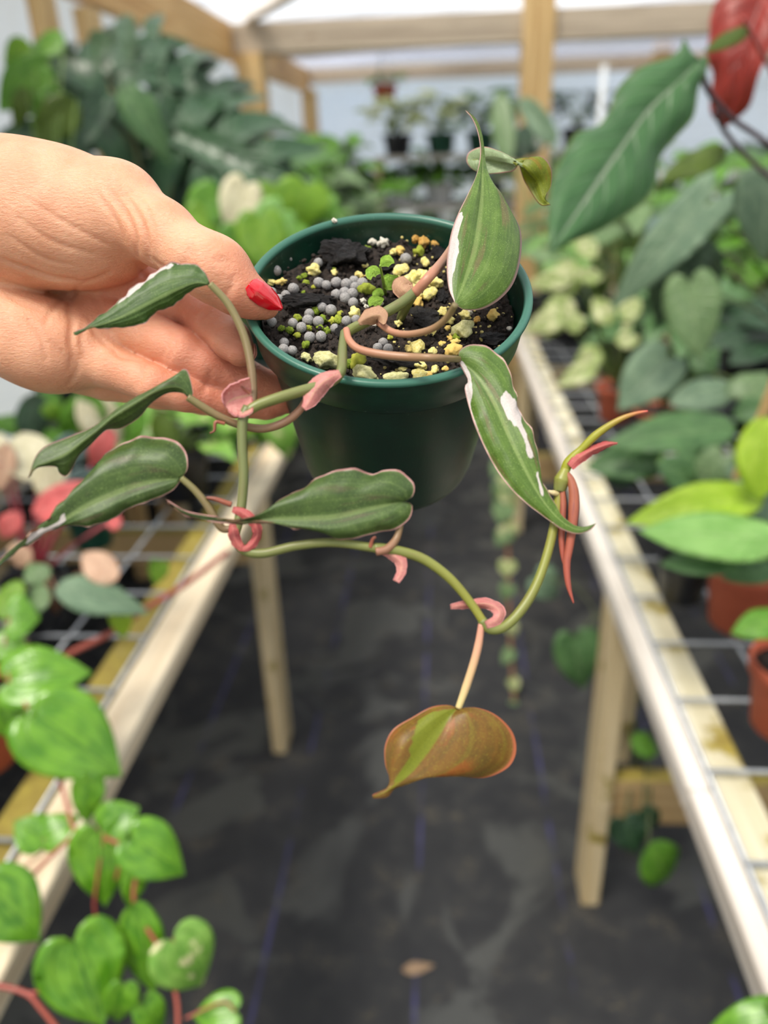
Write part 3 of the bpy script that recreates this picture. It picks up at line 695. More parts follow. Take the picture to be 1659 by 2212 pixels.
PET4 = stem('petiole', [(512, 1138, .2297), (484, 1143, .2295), (468, 1126, .229), (448, 1092, .2288), (420, 1058, .2284), (392, 1033, .228)], [7, 9, 9, 8, 7], S_BROWN2)
PET5 = stem('petiole', [(812, 1192, .2270), (836, 1186, .2275), (856, 1164, .229), (866, 1130, .2295), (872, 1095, .2285)], [9, 9, 7, 6], S_BROWN)
PET6 = stem('petiole', [(1040, 1348, .2316), (1034, 1390, .2318), (1024, 1430, .232), (1008, 1480, .2322), (990, 1530, .232)], [7, 9, 9, 9, 7], S_PINK)
# new shoot, its sheath and the rolled young leaf
S_SHOOT = mat_stem('shoot_tip', lin(146, 148, 40), lin(206, 92, 84), amt=.12, power=5)
stem('shoot', [(1212, 1040, .2405), (1228, 1000, .2398), (1258, 968, .2385), (1292, 936, .237), (1335, 908, .235), (1370, 894, .234), (1399, 888, .233)], [8, 12, 8, 9, 7, 5, 2], S_SHOOT)
S_ROLL = mat_stem('rolled_leaf', lin(158, 94, 68), lin(164, 78, 64), lin(120, 66, 70), .7)
stem('rolled_leaf', [(1222, 1022, .2385), (1234, 1040, .238), (1240, 1075, .2375), (1237, 1130, .237), (1230, 1180, .2367), (1224, 1220, .2365), (1228, 1265, .236), (1239, 1303, .2355)], [7, 11, 12, 10, 9, 8, 6, 1.5], S_ROLL)
stem('rolled_leaf', [(1212, 1040, .239), (1216, 1090, .2388), (1213, 1150, .2385), (1216, 1200, .238), (1226, 1240, .2372)], [6, 8, 8, 6, 3], S_ROLL)
stem('node', [(1208, 1060, .2395), (1214, 1035, .239), (1222, 1012, .2388)], [13, 17, 8], S_LIME)
stem('aerial_root', [(1204, 1066, .239), (1192, 1064, .2382), (1184, 1061, .238)], [6, 6, 3], mat_stem('root_cream', lin(200, 186, 130), lin(210, 190, 150)))
S_ROOT = mat_stem('root_brown', lin(150, 84, 62), lin(120, 62, 46), amt=.2)
stem('aerial_root', [(500, 1090, .2285), (485, 1085, .2282), (465, 1078, .228), (446, 1075, .2278)], [6, 6, 5, 3], S_ROOT)
stem('aerial_root', [(540, 850, .2335), (525, 838, .2325), (507, 818, .231)], [2.5, 2.5, 1.5], S_ROOT)
stem('aerial_root', [(486, 915, .2345), (466, 912, .234), (463, 930, .2335), (453, 936, .233)], [4, 4, 3, 1.5], S_ROOT)
stem('aerial_root', [(800, 1182, .2275), (805, 1165, .227), (812, 1160, .2268)], [5, 4, 3], S_ROOT)
def ribbon(name, path, wid, d, mat, bulge=.0005, parent=vine, ed=(0, 0), face=1, label=None):
    """a bract: pixel centre line, half widths in pixels, depth keys"""
    p = resample(np.array(path, float), 24); w = np.interp(np.linspace(0, 1, 24), np.linspace(0, 1, len(wid)), wid)
    t = np.gradient(p, axis=0); t /= np.linalg.norm(t, axis=1)[:, None]; n = np.stack([-t[:, 1], t[:, 0]], 1)
    return blade(name, p + n * w[:, None], p, p - n * w[:, None], d, [0, ed[0], 0], [0, ed[1], 0], [mat, mat], parent, bulge, .0004, 40, 6, face=face, label=label, wave=.00012)
ribbon('bract', [(898, 640), (880, 632), (868, 618), (880, 603)], [8, 20, 22, 12], [.262, .262, .266], M_PAPER, ed=(.004, .004))
ribbon('bract', [(775, 697), (800, 684), (822, 682), (830, 700)], [5, 18, 20, 3], [ipot(775, 697, .007)[2] - .003, ipot(820, 690, .008)[2] - .004], M_PAPER, ed=(.004, .003))
ribbon('bract', [(735, 806), (706, 820), (682, 842), (668, 868), (656, 882)], [8, 17, 22, 19, 6], [.2378, .2355, .2345], M_BRACT, ed=(.003, .003), label='pink papery sheath wrapped round the stem')
blade('bract', [(540, 816), (512, 826), (490, 838), (480, 856), (484, 872)], [(544, 852), (526, 856), (508, 860), (494, 868), (488, 880)], [(546, 888), (530, 898), (512, 898), (500, 892), (492, 884)], [.2345, .2325, .2318], [-.003, -.004, -.001], [-.004, -.003, 0], [M_BRACT, M_BRACT], vine, -.0012, .0004, 40, 7, wave=.0002)
ribbon('bract', [(502, 1100), (525, 1108), (548, 1128), (556, 1155), (540, 1180), (522, 1186)], [6, 11, 11, 9, 9, 5], [.2285, .2265, .2262], M_BRACTR, ed=(.002, .002), label='red curled sheath ring at the lower node')
ribbon('bract', [(502, 1130), (506, 1158), (518, 1180), (530, 1187)], [6, 12, 11, 4], [.2282, .2262, .2265], M_BRACTR, ed=(.002, .002))
ribbon('bract', [(818, 1190), (846, 1198), (866, 1214), (866, 1236), (856, 1256)], [4, 10, 13, 10, 7], [.229, .2275, .2265], M_BRACT, ed=(.002, .001))
ribbon('bract', [(1050, 1350), (1074, 1338), (1078, 1318), (1052, 1304), (1016, 1305), (974, 1311)], [8, 12, 12, 11, 9, 5], [.230, .2325, .2335, .232], M_BRACT, ed=(.003, .002))
ribbon('bract', [(1232, 1008), (1252, 988), (1280, 972), (1312, 960), (1334, 957)], [9, 13, 10, 8, 1], [.2375, .2365, .235], M_BRACTR, ed=(.002, .003), label='bright pink pointed sheath at the growing tip')

# leaves
blade('leaf', [(984, 656), (969, 622), (965, 565), (974, 505), (990, 460), (1010, 420), (1030, 375), (1039, 330), (1033, 285), (1019, 252), (1005, 238)],
      [(984, 656), (1008, 592), (1026, 530), (1034, 470), (1039, 420), (1041, 375), (1042, 330), (1037, 288), (1023, 254), (1005, 238)],
      [(984, 656), (1002, 669), (1042, 668), (1082, 645), (1110, 610), (1124, 560), (1126, 510), (1115, 475), (1086, 436), (1060, 405), (1046, 376), (1045, 330), (1041, 290), (1028, 256), (1005, 238)],
      [.2555, .261, .272, .282, .284], [0, .001, -.003, 0, 0], [0, .003, .005, .001, 0], [H_LIGHT_GREEN, M_UNDER], vine, .0022,
      polys=[[(984, 657), (960, 620), (958, 560), (968, 500), (985, 462), (1003, 452), (998, 470), (989, 500), (992, 545), (984, 562), (978, 600), (977, 625)]], label='upright leaf with a white blotched left margin')
blade('leaf', [(1046, 372), (1024, 368), (1008, 350), (1014, 328), (1045, 317), (1080, 327), (1118, 347), (1122, 356), (1124, 362), (1135, 395), (1165, 440), (1186, 443)],
      [(1046, 372), (1040, 362), (1036, 350), (1050, 345), (1080, 350), (1105, 356), (1117, 358), (1122, 358), (1140, 370), (1162, 395), (1174, 430), (1187, 443)],
      [(1046, 372), (1052, 376), (1075, 374), (1092, 372), (1106, 370), (1116, 362), (1120, 352), (1122, 350), (1150, 342), (1172, 341), (1190, 365), (1190, 402), (1178, 428), (1188, 444)],
      [.299, .298, .292, .290, .294, .292], [0, .005, .003, 0, .004, 0], [0, -.003, 0, 0, 0, 0], [H_PALE, M_UNDERG], vine, .001, nr=90, face=-1, label='twisted silvery leaf showing its olive underside')
blade('leaf', [(990, 776), (1000, 796), (1011, 822), (1004, 838), (1013, 880), (1030, 930), (1058, 990), (1090, 1040), (1130, 1082), (1170, 1112), (1210, 1140), (1245, 1152), (1270, 1146), (1288, 1130)],
      [(990, 776), (1030, 812), (1066, 868), (1096, 935), (1122, 990), (1150, 1045), (1180, 1092), (1215, 1128), (1248, 1144), (1270, 1140), (1288, 1130)],
      [(990, 776), (994, 755), (1020, 743), (1055, 749), (1085, 775), (1104, 815), (1117, 852), (1119, 875), (1140, 920), (1163, 975), (1170, 1030), (1186, 1072), (1206, 1102), (1232, 1129), (1252, 1137), (1270, 1136), (1288, 1130)],
      [.2495, .2430, .2380, .2350, .2330], [0, .001, .001, 0, 0], [0, .006, .005, .002, 0], [H_LIGHT_GREEN, M_UNDER], vine, .0016, wave=.0007,
      polys=[[(1078, 860), (1094, 846), (1114, 866), (1124, 885), (1127, 905), (1121, 928), (1100, 908), (1084, 882)], [(1112, 908), (1130, 920), (1143, 955), (1154, 985), (1154, 1000), (1143, 986), (1131, 950)],
             [(1155, 1018), (1162, 1018), (1178, 1076), (1170, 1072)], [(988, 774), (1002, 782), (1017, 810), (1020, 845), (1017, 876), (1024, 905), (1040, 940), (1026, 930), (1008, 870), (1000, 830)]],
      label='long right-hand leaf with a white splash')
blade('leaf', [(876, 1084), (893, 1068), (892, 1042), (866, 1018), (832, 1013), (810, 1021), (790, 1018), (740, 1014), (690, 1030), (640, 1060), (600, 1086), (568, 1110), (520, 1122), (450, 1114), (400, 1104), (355, 1078)],
      [(876, 1084), (840, 1090), (790, 1102), (720, 1118), (650, 1122), (600, 1122), (560, 1125), (500, 1127), (440, 1119), (395, 1107), (355, 1078)],
      [(876, 1084), (891, 1092), (884, 1122), (850, 1145), (800, 1152), (740, 1168), (715, 1159), (680, 1148), (630, 1135), (580, 1130), (520, 1132), (450, 1125), (400, 1112), (355, 1078)],
      [.2278, .2250, .2235, .2235, .2225, .2215], [0, .006, .005, .001, 0, 0], [0, .003, .002, 0, 0, 0], [H_DARK, M_UNDER], vine, .0026, wave=.0009,
      label='central drooping leaf with a long curved drip tip')
blade('leaf', [(392, 1034), (406, 1010), (401, 975), (376, 950), (336, 942), (290, 950), (240, 972), (210, 1002), (198, 1036), (165, 1068), (133, 1090), (135, 1115), (100, 1140), (60, 1160), (20, 1190), (-6, 1216)],
      [(392, 1034), (340, 1040), (280, 1056), (220, 1080), (170, 1105), (130, 1130), (80, 1155), (30, 1190), (-6, 1222)],
      [(392, 1034), (372, 1060), (330, 1080), (290, 1092), (260, 1112), (230, 1128), (190, 1135), (140, 1137), (100, 1148), (60, 1174), (20, 1206), (-6, 1228)],
      [.2278, .2255, .2225, .2190, .2150], [0, .007, .007, .002, 0], [0, .002, .002, .001, 0], [H_DARK, M_UNDER], vine, .0028, wave=.0008, pad=(1.1, 1),
      polys=[[(130, 1120), (142, 1098), (143, 1122), (128, 1136), (100, 1150), (55, 1176), (62, 1156), (98, 1138)]], label='broad left leaf with one raised rounded lobe')
blade('leaf', [(407, 859), (417, 850), (403, 797), (372, 817), (345, 834), (300, 856), (250, 888), (200, 922), (150, 943), (100, 963), (76, 988), (62, 1032)],
      [(407, 859), (398, 842), (372, 836), (335, 846), (295, 868), (250, 896), (215, 925), (180, 952), (140, 982), (100, 1000), (78, 1008), (62, 1033)],
      [(407, 859), (392, 849), (360, 850), (326, 872), (300, 902), (262, 925), (224, 930), (190, 965), (170, 985), (157, 1010), (142, 1030), (126, 1020), (124, 1008), (95, 1008), (76, 1014), (62, 1034)],
      [.2335, .2290, .2260, .2235, .2210], [0, .005, .004, .003, 0], [0, .006, .006, .004, 0], [H_DARK, M_UNDER], vine, .0008, label='folded left leaf seen from its edge')
blade('leaf', [(454, 614), (440, 585), (415, 568), (370, 570), (340, 585), (300, 610), (270, 640), (230, 670), (190, 704), (168, 715), (158, 718)],
      [(454, 614), (420, 612), (370, 632), (320, 657), (270, 682), (222, 701), (186, 711), (158, 719)],
      [(454, 614), (420, 625), (400, 640), (380, 650), (370, 665), (345, 672), (320, 690), (290, 705), (250, 709), (215, 706), (190, 711), (165, 725), (158, 719)],
      [.238, .2370, .2360, .2345, .2330], [0, .004, .004, .001, 0], [0, .004, .003, .001, 0], [H_MID, M_UNDER], vine, .0012, wave=.0006,
      polys=[[(405, 564), (355, 572), (318, 594), (275, 632), (250, 660), (284, 636), (318, 606), (330, 600), (345, 586), (372, 576)]], label='upper left leaf with a pale pink margin in front of the palm')
blade('leaf', [(990, 1530), (966, 1523), (930, 1528), (890, 1550), (850, 1575), (832, 1610), (832, 1650), (841, 1680), (838, 1700), (820, 1710), (805, 1719)],
      [(990, 1530), (962, 1556), (920, 1608), (892, 1652), (866, 1682), (845, 1702), (824, 1714), (805, 1721)],
      [(990, 1530), (1030, 1529), (1072, 1545), (1106, 1580), (1115, 1620), (1100, 1655), (1060, 1677), (1020, 1680), (970, 1670), (940, 1655), (900, 1665), (870, 1678), (852, 1702), (836, 1722), (806, 1725)],
      [.2320, .2275, .2245, .2225], [0, .004, .004, 0], [0, .006, .007, 0], [H_COPPER, M_UNDERG], vine, .0028, polys=[[(986, 1530), (930, 1538), (902, 1558), (890, 1600), (880, 1650), (845, 1695), (876, 1682), (906, 1655), (930, 1604), (962, 1562)]], label='young coppery heart-shaped leaf at the bottom')

# little weed seedling in the soil
weed = thing('weed_seedling', onpot(835, 640, SOIL_H), 'tiny lime green weed seedling growing from the soil', 'seedling')
M_WEED = mat_leaf('weed_leaf', lin(142, 186, 56), lin(170, 206, 80), lin(176, 206, 100), rough=.5, trans=.35)
sd_ = lambda x, y, h: ipot(*zc((x, y)), h)
stem('stem', [sd_(800, 520, -.013), sd_(790, 450, -.004), sd_(778, 390, .004), sd_(768, 340, .010)], [4, 4, 3, 2], mat_stem('weed_stem', lin(130, 160, 70), lin(140, 176, 70)), weed)
for pl in ([(778, 380), (735, 372), (712, 395), (716, 420)], [(768, 345), (800, 318), (830, 318), (846, 326)], [(795, 470), (820, 440), (845, 420), (868, 398)], [(790, 500), (765, 495), (755, 515), (768, 520)], [(790, 525), (745, 540), (720, 545), (710, 565)]):
    q = [zc(c) for c in pl]; c = resample(np.array(q, float), 20); w = np.array([1, 12, 14, 1.]) if pl[0][1] != 470 else np.array([4, 21, 19, 1.])
    w = np.interp(np.linspace(0, 1, 20), [0, .35, .65, 1], w)
    tt = np.gradient(c, axis=0); tt /= np.linalg.norm(tt, axis=1)[:, None]; nn = np.stack([-tt[:, 1], tt[:, 0]], 1)
    d0 = ipot(*q[1], -.004 if q[0][1] > 600 else .005)[2]
    blade('leaf', c + nn * w[:, None], c, c - nn * w[:, None], [d0, d0 - .002], [0, .001, 0], [0, .001, 0], [M_WEED, M_WEED], weed, .0004, .0002, 16, 4)


# ================================================================== the hand (one continuous surface)
def hs(px, py, d): return np.array([(px - CX) * d / F, (py - CY) * d / F, d])      # camera-space point of a pixel at depth d
def cone(P, a, b, ra, rb):
    ba = b - a; h = np.clip(((P - a) @ ba) / ba.dot(ba), 0, 1)
    return np.linalg.norm(P - a - h[..., None] * ba, axis=-1) - (ra + (rb - ra) * h)
def ell(P, c, R, rad):
    q = (P - c) @ R.T / rad; k0 = np.linalg.norm(q, axis=-1); k1 = np.linalg.norm(q / rad, axis=-1)
    return k0 * (k0 - 1) / np.maximum(k1, 1e-6)
def smin(a, b, k):
    h = np.clip(.5 + .5 * (b - a) / k, 0, 1); return b + (a - b) * h - k * h * (1 - h)
def smax(a, b, k): return -smin(-a, -b, k)
def rotz(deg, tilt=0):
    a = math.radians(deg); b = math.radians(tilt)
    x = np.array([math.cos(a) * math.cos(b), math.sin(a) * math.cos(b), math.sin(b)]); z = unit(np.array([0, 0, 1.]) - x * x[2]); return np.stack([x, np.cross(z, x), z])
def chain(P, pts, k=.0025):
    """pts (px, py, depth, radius px)"""
    s = None
    for (a, b) in zip(pts[:-1], pts[1:]):
        d = cone(P, hs(*a[:3]), hs(*b[:3]), a[3] * a[2] / F, b[3] * b[2] / F); s = d if s is None else smin(s, d, k)
    return s
THUMB = [(-40, 500, .300, 108), (150, 470, .289, 110), (262, 452, .279, 86), (350, 505, .270, 68), (425, 562, .2645, 63), (468, 592, .2635, 61), (515, 628, .2645, 50), (556, 651, .2665, 35), (578, 662, .268, 24)]
INDEX = [(250, 625, .318, 70), (345, 650, .311, 60), (420, 662, .306, 50), (464, 694, .293, 46), (500, 735, .2865, 42), (519, 758, .284, 34)]
MIDDLE = [(215, 700, .312, 62), (300, 716, .304, 53), (400, 762, .297, 50), (450, 785, .2975, 47), (530, 822, .303, 44), (600, 850, .311, 40), (640, 866, .316, 30)]
RING = [(170, 770, .307, 56), (240, 792, .300, 47), (335, 832, .2955, 42), (400, 848, .297, 40), (490, 866, .303, 37), (575, 872, .312, 33), (600, 874, .315, 26)]
PINKY = [(120, 790, .318, 50), (230, 822, .318, 42), (340, 846, .321, 36), (440, 862, .327, 33), (530, 874, .333, 29)]
def hand_base(P):
    slab = ell(P, hs(130, 610, .322), rotz(12), np.array([.047, .036, .0145]))
    hypo = ell(P, hs(40, 720, .303), rotz(14), np.array([.040, .0175, .019]))
    heel = ell(P, hs(90, 770, .302), rotz(20), np.array([.020, .0135, .015]))
    wrist = cone(P, hs(-60, 560, .318), hs(-420, 590, .325), .0295, .0265)
    fore = cone(P, hs(-420, 590, .325), hs(-1050, 700, .30), .0265, .036)
    palm = smin(smin(slab, hypo, .010), heel, .007); palm = smin(palm, smin(wrist, fore, .02), .020)
    pads = smin(ell(P, hs(195, 735, .305), rotz(30), np.array([.013, .0115, .010])), ell(P, hs(225, 640, .312), rotz(50), np.array([.012, .013, .009])), .004)
    palm = smin(palm, pads, .007)
    then = ell(P, hs(70, 460, .290), rotz(14), np.array([.046, .0265, .0240]))
    then = smin(then, ell(P, hs(170, 500, .2865), rotz(20), np.array([.026, .0165, .0165])), .008)
    th = smin(chain(P, THUMB, .004), then, .010)
    th = smin(th, ell(P, hs(255, 425, .281), rotz(35), np.array([.0135, .0110, .0125])), .006)
    th = smin(th, ell(P, hs(470, 578, .2635), rotz(38), np.array([.0125, .0106, .0105])), .003)
    web = cone(P, hs(250, 560, .302), hs(330, 600, .312), .009, .006)
    s = smin(palm, web, .010)
    s = smin(s, th, .0035)
    fi = None
    for ch, k in ((INDEX, .002), (MIDDLE, .002), (RING, .002), (PINKY, .002)):
        c = chain(P, ch, k); fi = c if fi is None else smin(fi, c, .0009)
    s = smin(s, fi, .0045)
    th2 = chain(P, THUMB[3:], .003)                     # the thumb keeps a clean edge against the fingers
    return np.minimum(s, th2)
def hit(px, py, fn=hand_base, d0=.22):
    r = np.array([(px - CX) / F, (py - CY) / F, 1.0]); n = np.linalg.norm(r); d = d0
    for _ in range(60):
        v = float(fn((r * d)[None])[0]); d += .7 * v / n
        if v < 2e-5 or d > .42: break
    return r * d
GROOVE = [  # creases: pixel runs, radius and depth in metres
    ([(232, 405), (268, 455), (290, 505), (298, 556)], .0011), ([(262, 408), (296, 462), (314, 510), (322, 560)], .0013), ([(208, 415), (246, 470), (268, 520)], .0006),
    ([(285, 412), (318, 455), (332, 500)], .0006),
    ([(170, 618), (155, 640), (150, 668), (156, 700), (152, 735), (158, 770), (150, 800)], .0011),
    ([(176, 612), (215, 600), (240, 586)], .0008), ([(186, 628), (210, 650), (222, 690)], .0005),
    ([(0, 560), (60, 583), (115, 602), (170, 606)], .0016), ([(243, 756), (262, 770), (300, 776)], .0008),
    ([(372, 716), (362, 742), (350, 770)], .0005), ([(384, 722), (374, 748), (362, 776)], .0005), ([(170, 770), (166, 800), (150, 830)], .0008),
    ([(505, 596), (498, 622), (480, 645)], .0004), ([(420, 520), (404, 560), (390, 590)], .0004), ([(455, 800), (448, 828), (436, 850)], .0005),
    ([(330, 560), (346, 574), (360, 578)], .0008), ([(40, 470), (110, 520), (200, 548)], .0004), ([(60, 430), (140, 480), (230, 528)], .0004), ([(20, 510), (90, 556), (160, 574)], .0005),
    ([(196, 690), (206, 720), (236, 750)], .0008), ([(150, 640), (120, 660), (96, 700)], .0005), ([(300, 566), (308, 590), (330, 606)], .0010), ([(472, 556), (490, 560), (502, 572)], .0004), ([(462, 560), (482, 568), (494, 582)], .0004),
    ([(180, 700), (176, 740), (184, 775)], .0006), ([(110, 740), (140, 770), (158, 800)], .0005), ([(318, 790), (306, 812), (296, 836)], .0005), ([(60, 690), (90, 730), (100, 780)], .0004), ([(430, 690), (446, 676), (458, 664)], .0005), ([(20, 640), (60, 660), (100, 672)], .0004), ([(0, 600), (50, 622), (110, 640)], .0004),
]
GR = []
for pl, r in GROOVE:
    q = resample(np.array(pl, float), max(6, 3 * len(pl))); GR.append((np.array([hit(*c) for c in q]), r))
def hand_sdf(P):
    s = hand_base(P)
    m = np.abs(s) < .006
    if m.any():
        Q = P[m]; sv = s[m]
        for line, r in GR:
            lo, hi = line.min(0) - .004, line.max(0) + .004
            k = np.all((Q > lo) & (Q < hi), axis=1)
            if not k.any(): continue
            q = Q[k]; g = None
            n = len(line)
            for i in range(n - 1):
                e = math.sin(math.pi * (i + .5) / (n - 1)) ** .5
                d = cone(q, line[i], line[i + 1], r * e, r * e); g = d if g is None else np.minimum(g, d)
            sv[k] = smax(sv[k], -g, .0014)
        s[m] = sv
    return s
def surface_net(fn, lo, hi, h):
    n = np.ceil((np.array(hi) - lo) / h).astype(int) + 1
    ax = [lo[i] + h * np.arange(n[i]) for i in range(3)]
    B = 8; nbk = -(-n // B); S = np.full(nbk * B, .05, np.float32)              # skip blocks far from the surface
    bc = np.stack(np.meshgrid(*[lo[i] + h * (np.arange(nbk[i]) * B + B / 2 - .5) for i in range(3)], indexing='ij'), -1).reshape(-1, 3)
    bs = hand_base(bc); near = np.abs(bs) < h * B * 1.5
    S6 = S.reshape(nbk[0], B, nbk[1], B, nbk[2], B)
    bi = np.argwhere(np.ones(nbk, bool)); deep = bs < 0
    for k in np.where(~near & deep)[0]: S6[bi[k][0], :, bi[k][1], :, bi[k][2], :] = -.05
    loc = np.stack(np.meshgrid(*[h * np.arange(B)] * 3, indexing='ij'), -1).reshape(-1, 3)
    ks = np.where(near)[0]
    for c0 in range(0, len(ks), 400):
        kk = ks[c0:c0 + 400]; P = (np.array(lo) + h * B * bi[kk])[:, None] + loc[None]
        vals = fn(P.reshape(-1, 3)).reshape(len(kk), B, B, B)
        for j, k in enumerate(kk): S6[bi[k][0], :, bi[k][1], :, bi[k][2], :] = vals[j]
    n = nbk * B
    ins = S < 0
    c = [S[a:n[0] - 1 + a, b:n[1] - 1 + b, d:n[2] - 1 + d] for a in (0, 1) for b in (0, 1) for d in (0, 1)]
    off = [(a, b, d) for a in (0, 1) for b in (0, 1) for d in (0, 1)]
    cnt = sum((q < 0).astype(np.int8) for q in c); act = (cnt > 0) & (cnt < 8)
    idx = -np.ones(act.shape, int); ijk = np.argwhere(act); idx[act] = np.arange(len(ijk))
    cv = np.stack([q[act] for q in c], 1); acc = np.zeros((len(ijk), 3)); num = np.zeros(len(ijk))
    for a in range(8):
        for b in range(a + 1, 8):
            if sum(abs(off[a][k] - off[b][k]) for k in range(3)) != 1: continue
            x = (cv[:, a] < 0) != (cv[:, b] < 0); t = np.where(x, cv[:, a] / (cv[:, a] - cv[:, b] + 1e-12), 0)
            pa, pb = np.array(off[a], float), np.array(off[b], float)
            acc += np.where(x[:, None], pa + t[:, None] * (pb - pa), 0); num += x
    V = np.array(lo) + h * (ijk + acc / num[:, None])
    Q = []
    for axis in range(3):
        o1, o2 = [(1, 2), (2, 0), (0, 1)][axis]
        sl0 = [slice(None)] * 3; sl1 = [slice(None)] * 3; sl0[axis] = slice(0, -1); sl1[axis] = slice(1, None)
        A, B = ins[tuple(sl0)], ins[tuple(sl1)]
        e = np.argwhere(A != B); inside = A[tuple(e.T)]
        keep = (e[:, o1] > 0) & (e[:, o2] > 0) & (e[:, o1] < n[o1] - 1) & (e[:, o2] < n[o2] - 1); e = e[keep]; inside = inside[keep]
        def g(d1, d2):
            w = e.copy(); w[:, o1] -= d1; w[:, o2] -= d2; return idx[tuple(w.T)]
        q = np.stack([g(1, 1), g(0, 1), g(0, 0), g(1, 0)], 1)
        q[~inside] = q[~inside][:, ::-1]; Q.append(q)
    return V, np.vstack(Q)
allp = np.array([hs(-900, 450, .32), hs(660, 300, .30), hs(0, 250, .24), hs(-300, 950, .35)])
HV, HQ = surface_net(hand_sdf, np.array([hs(-1050, 0, .30)[0] - .042, hs(0, 262, .29)[1] - .008, .238]), np.array([hs(675, 0, .32)[0], hs(0, 930, .32)[1] + .004, .358]), .00085)
nb = np.zeros_like(HV); ct = np.zeros(len(HV))
for _ in range(1):
    nb[:] = 0; ct[:] = 0
    for a in range(4):
        np.add.at(nb, HQ[:, a], HV[HQ[:, (a + 1) % 4]]); np.add.at(ct, HQ[:, a], 1)
    HV = HV * .5 + .5 * nb / np.maximum(ct, 1)[:, None]
# blush: redder skin at finger and thumb tips, red shade painted into the hollow
def blush_shade(P):
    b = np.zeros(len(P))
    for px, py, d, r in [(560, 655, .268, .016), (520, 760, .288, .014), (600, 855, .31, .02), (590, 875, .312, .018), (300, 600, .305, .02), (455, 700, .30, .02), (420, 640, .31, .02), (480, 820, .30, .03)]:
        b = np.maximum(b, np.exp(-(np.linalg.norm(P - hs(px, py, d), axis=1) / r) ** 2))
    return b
t = NT('skin'); p = t.obj(); a_ = t.new('Attribute'); a_.attribute_name = 'blush_shade'
n1 = t.noise(70, 4, p); n2 = t.noise(900, 3, p); wr = t.noise(1, 4, t.mapv(p, (500, 1400, 1400)), .6, .4)
col = t.mix(t.ramp(n1, .3, .7), lin(214, 152, 118), lin(226, 169, 136))
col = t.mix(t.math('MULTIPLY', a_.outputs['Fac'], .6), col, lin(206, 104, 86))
col = t.mix(t.math('MULTIPLY', t.ramp(n2, .55, .8), .12), col, lin(216, 130, 112))
hb = t.math('ADD', t.math('MULTIPLY', wr, .7), t.math('MULTIPLY', n2, .35))
M_SKIN = t.done(t.bsdf(col, .44, t.bump(hb, .6, .001), Subsurface_Weight=.45, Subsurface_Radius=(.007, .0025, .0013), Subsurface_Scale=1.0))
HW = CAM + HV @ M.T
hand = mesh_obj('person', HW, HQ[:, ::-1], M_SKIN, None, attr={'blush_shade': blush_shade(HV)})
tag(hand, 'bare hand with red painted thumbnail gripping the green pot rim', 'person')
t = NT('red_nail_polish'); M_NAIL = t.done(t.bsdf(lin(206, 8, 28), .14, None, Coat_Weight=.6, Coat_Roughness=.05))
t = NT('bare_nail'); M_NAILB = t.done(t.bsdf(lin(226, 150, 134), .25, None))
def nail(path, wid, mat, lift=.0006, curve=.0022, label=None, shift=(0, 0)):
    """a nail plate pressed on the surface under its pixel centre line"""
    p = resample(np.array(path, float), 18); w = np.interp(np.linspace(0, 1, 18), np.linspace(0, 1, len(wid)), wid)
    tt = np.gradient(p, axis=0); tt /= np.linalg.norm(tt, axis=1)[:, None]; nn = np.stack([-tt[:, 1], tt[:, 0]], 1)
    d = [hit(*q, fn=hand_base)[2] - lift for q in p]; d = np.where(np.array(d) > .34, np.nan, d)
    ok = ~np.isnan(d); d = np.interp(np.arange(18), np.arange(18)[ok], d[ok])
    return blade('fingernail', p + nn * w[:, None], p, p - nn * w[:, None], list(d), [curve] * 3, [curve] * 3, [mat, mat], hand, .0004, .0006, 24, 6, label=label)
RED = [(538, 613), (560, 631), (582, 648), (600, 661), (610, 668)]
def plate(path, wid, d, ul, ll, mat, label=None):
    p = resample(np.array(path, float), 20); w = np.interp(np.linspace(0, 1, 20), np.linspace(0, 1, len(wid)), wid)
    tt = np.gradient(p, axis=0); tt /= np.linalg.norm(tt, axis=1)[:, None]; nn = np.stack([-tt[:, 1], tt[:, 0]], 1)
    return blade('fingernail', p - nn * w[:, None], p, p + nn * w[:, None], d, ul, ll, [mat, mat], hand, .0006, .0006, 28, 7, label=label)
plate(RED, [19, 24, 24, 18, 4], [.2560, .2566, .2586, .2610, .2628], [.004, .0045, .002], [.0012, .0016, .001], M_NAIL, 'glossy red thumbnail')
nail([(549, 742), (549, 764), (540, 784)], [3, 6, 3], M_NAILB, lift=.0002, curve=.001)
# every leaf stalk belongs to its leaf
LV = {o['label'].split(' leaf')[0]: o for o in vine.children if o.name.split('.')[0] == 'leaf' and 'label' in o}
for o, key in ((PET0, 'upright'), (PET1, 'long right-hand'), (PET2, 'folded left'), (PET3, 'upper left'), (PET4, 'broad left'), (PET5, 'central drooping'), (PET6, 'young coppery heart-shaped')):
    o.parent = LV[key]

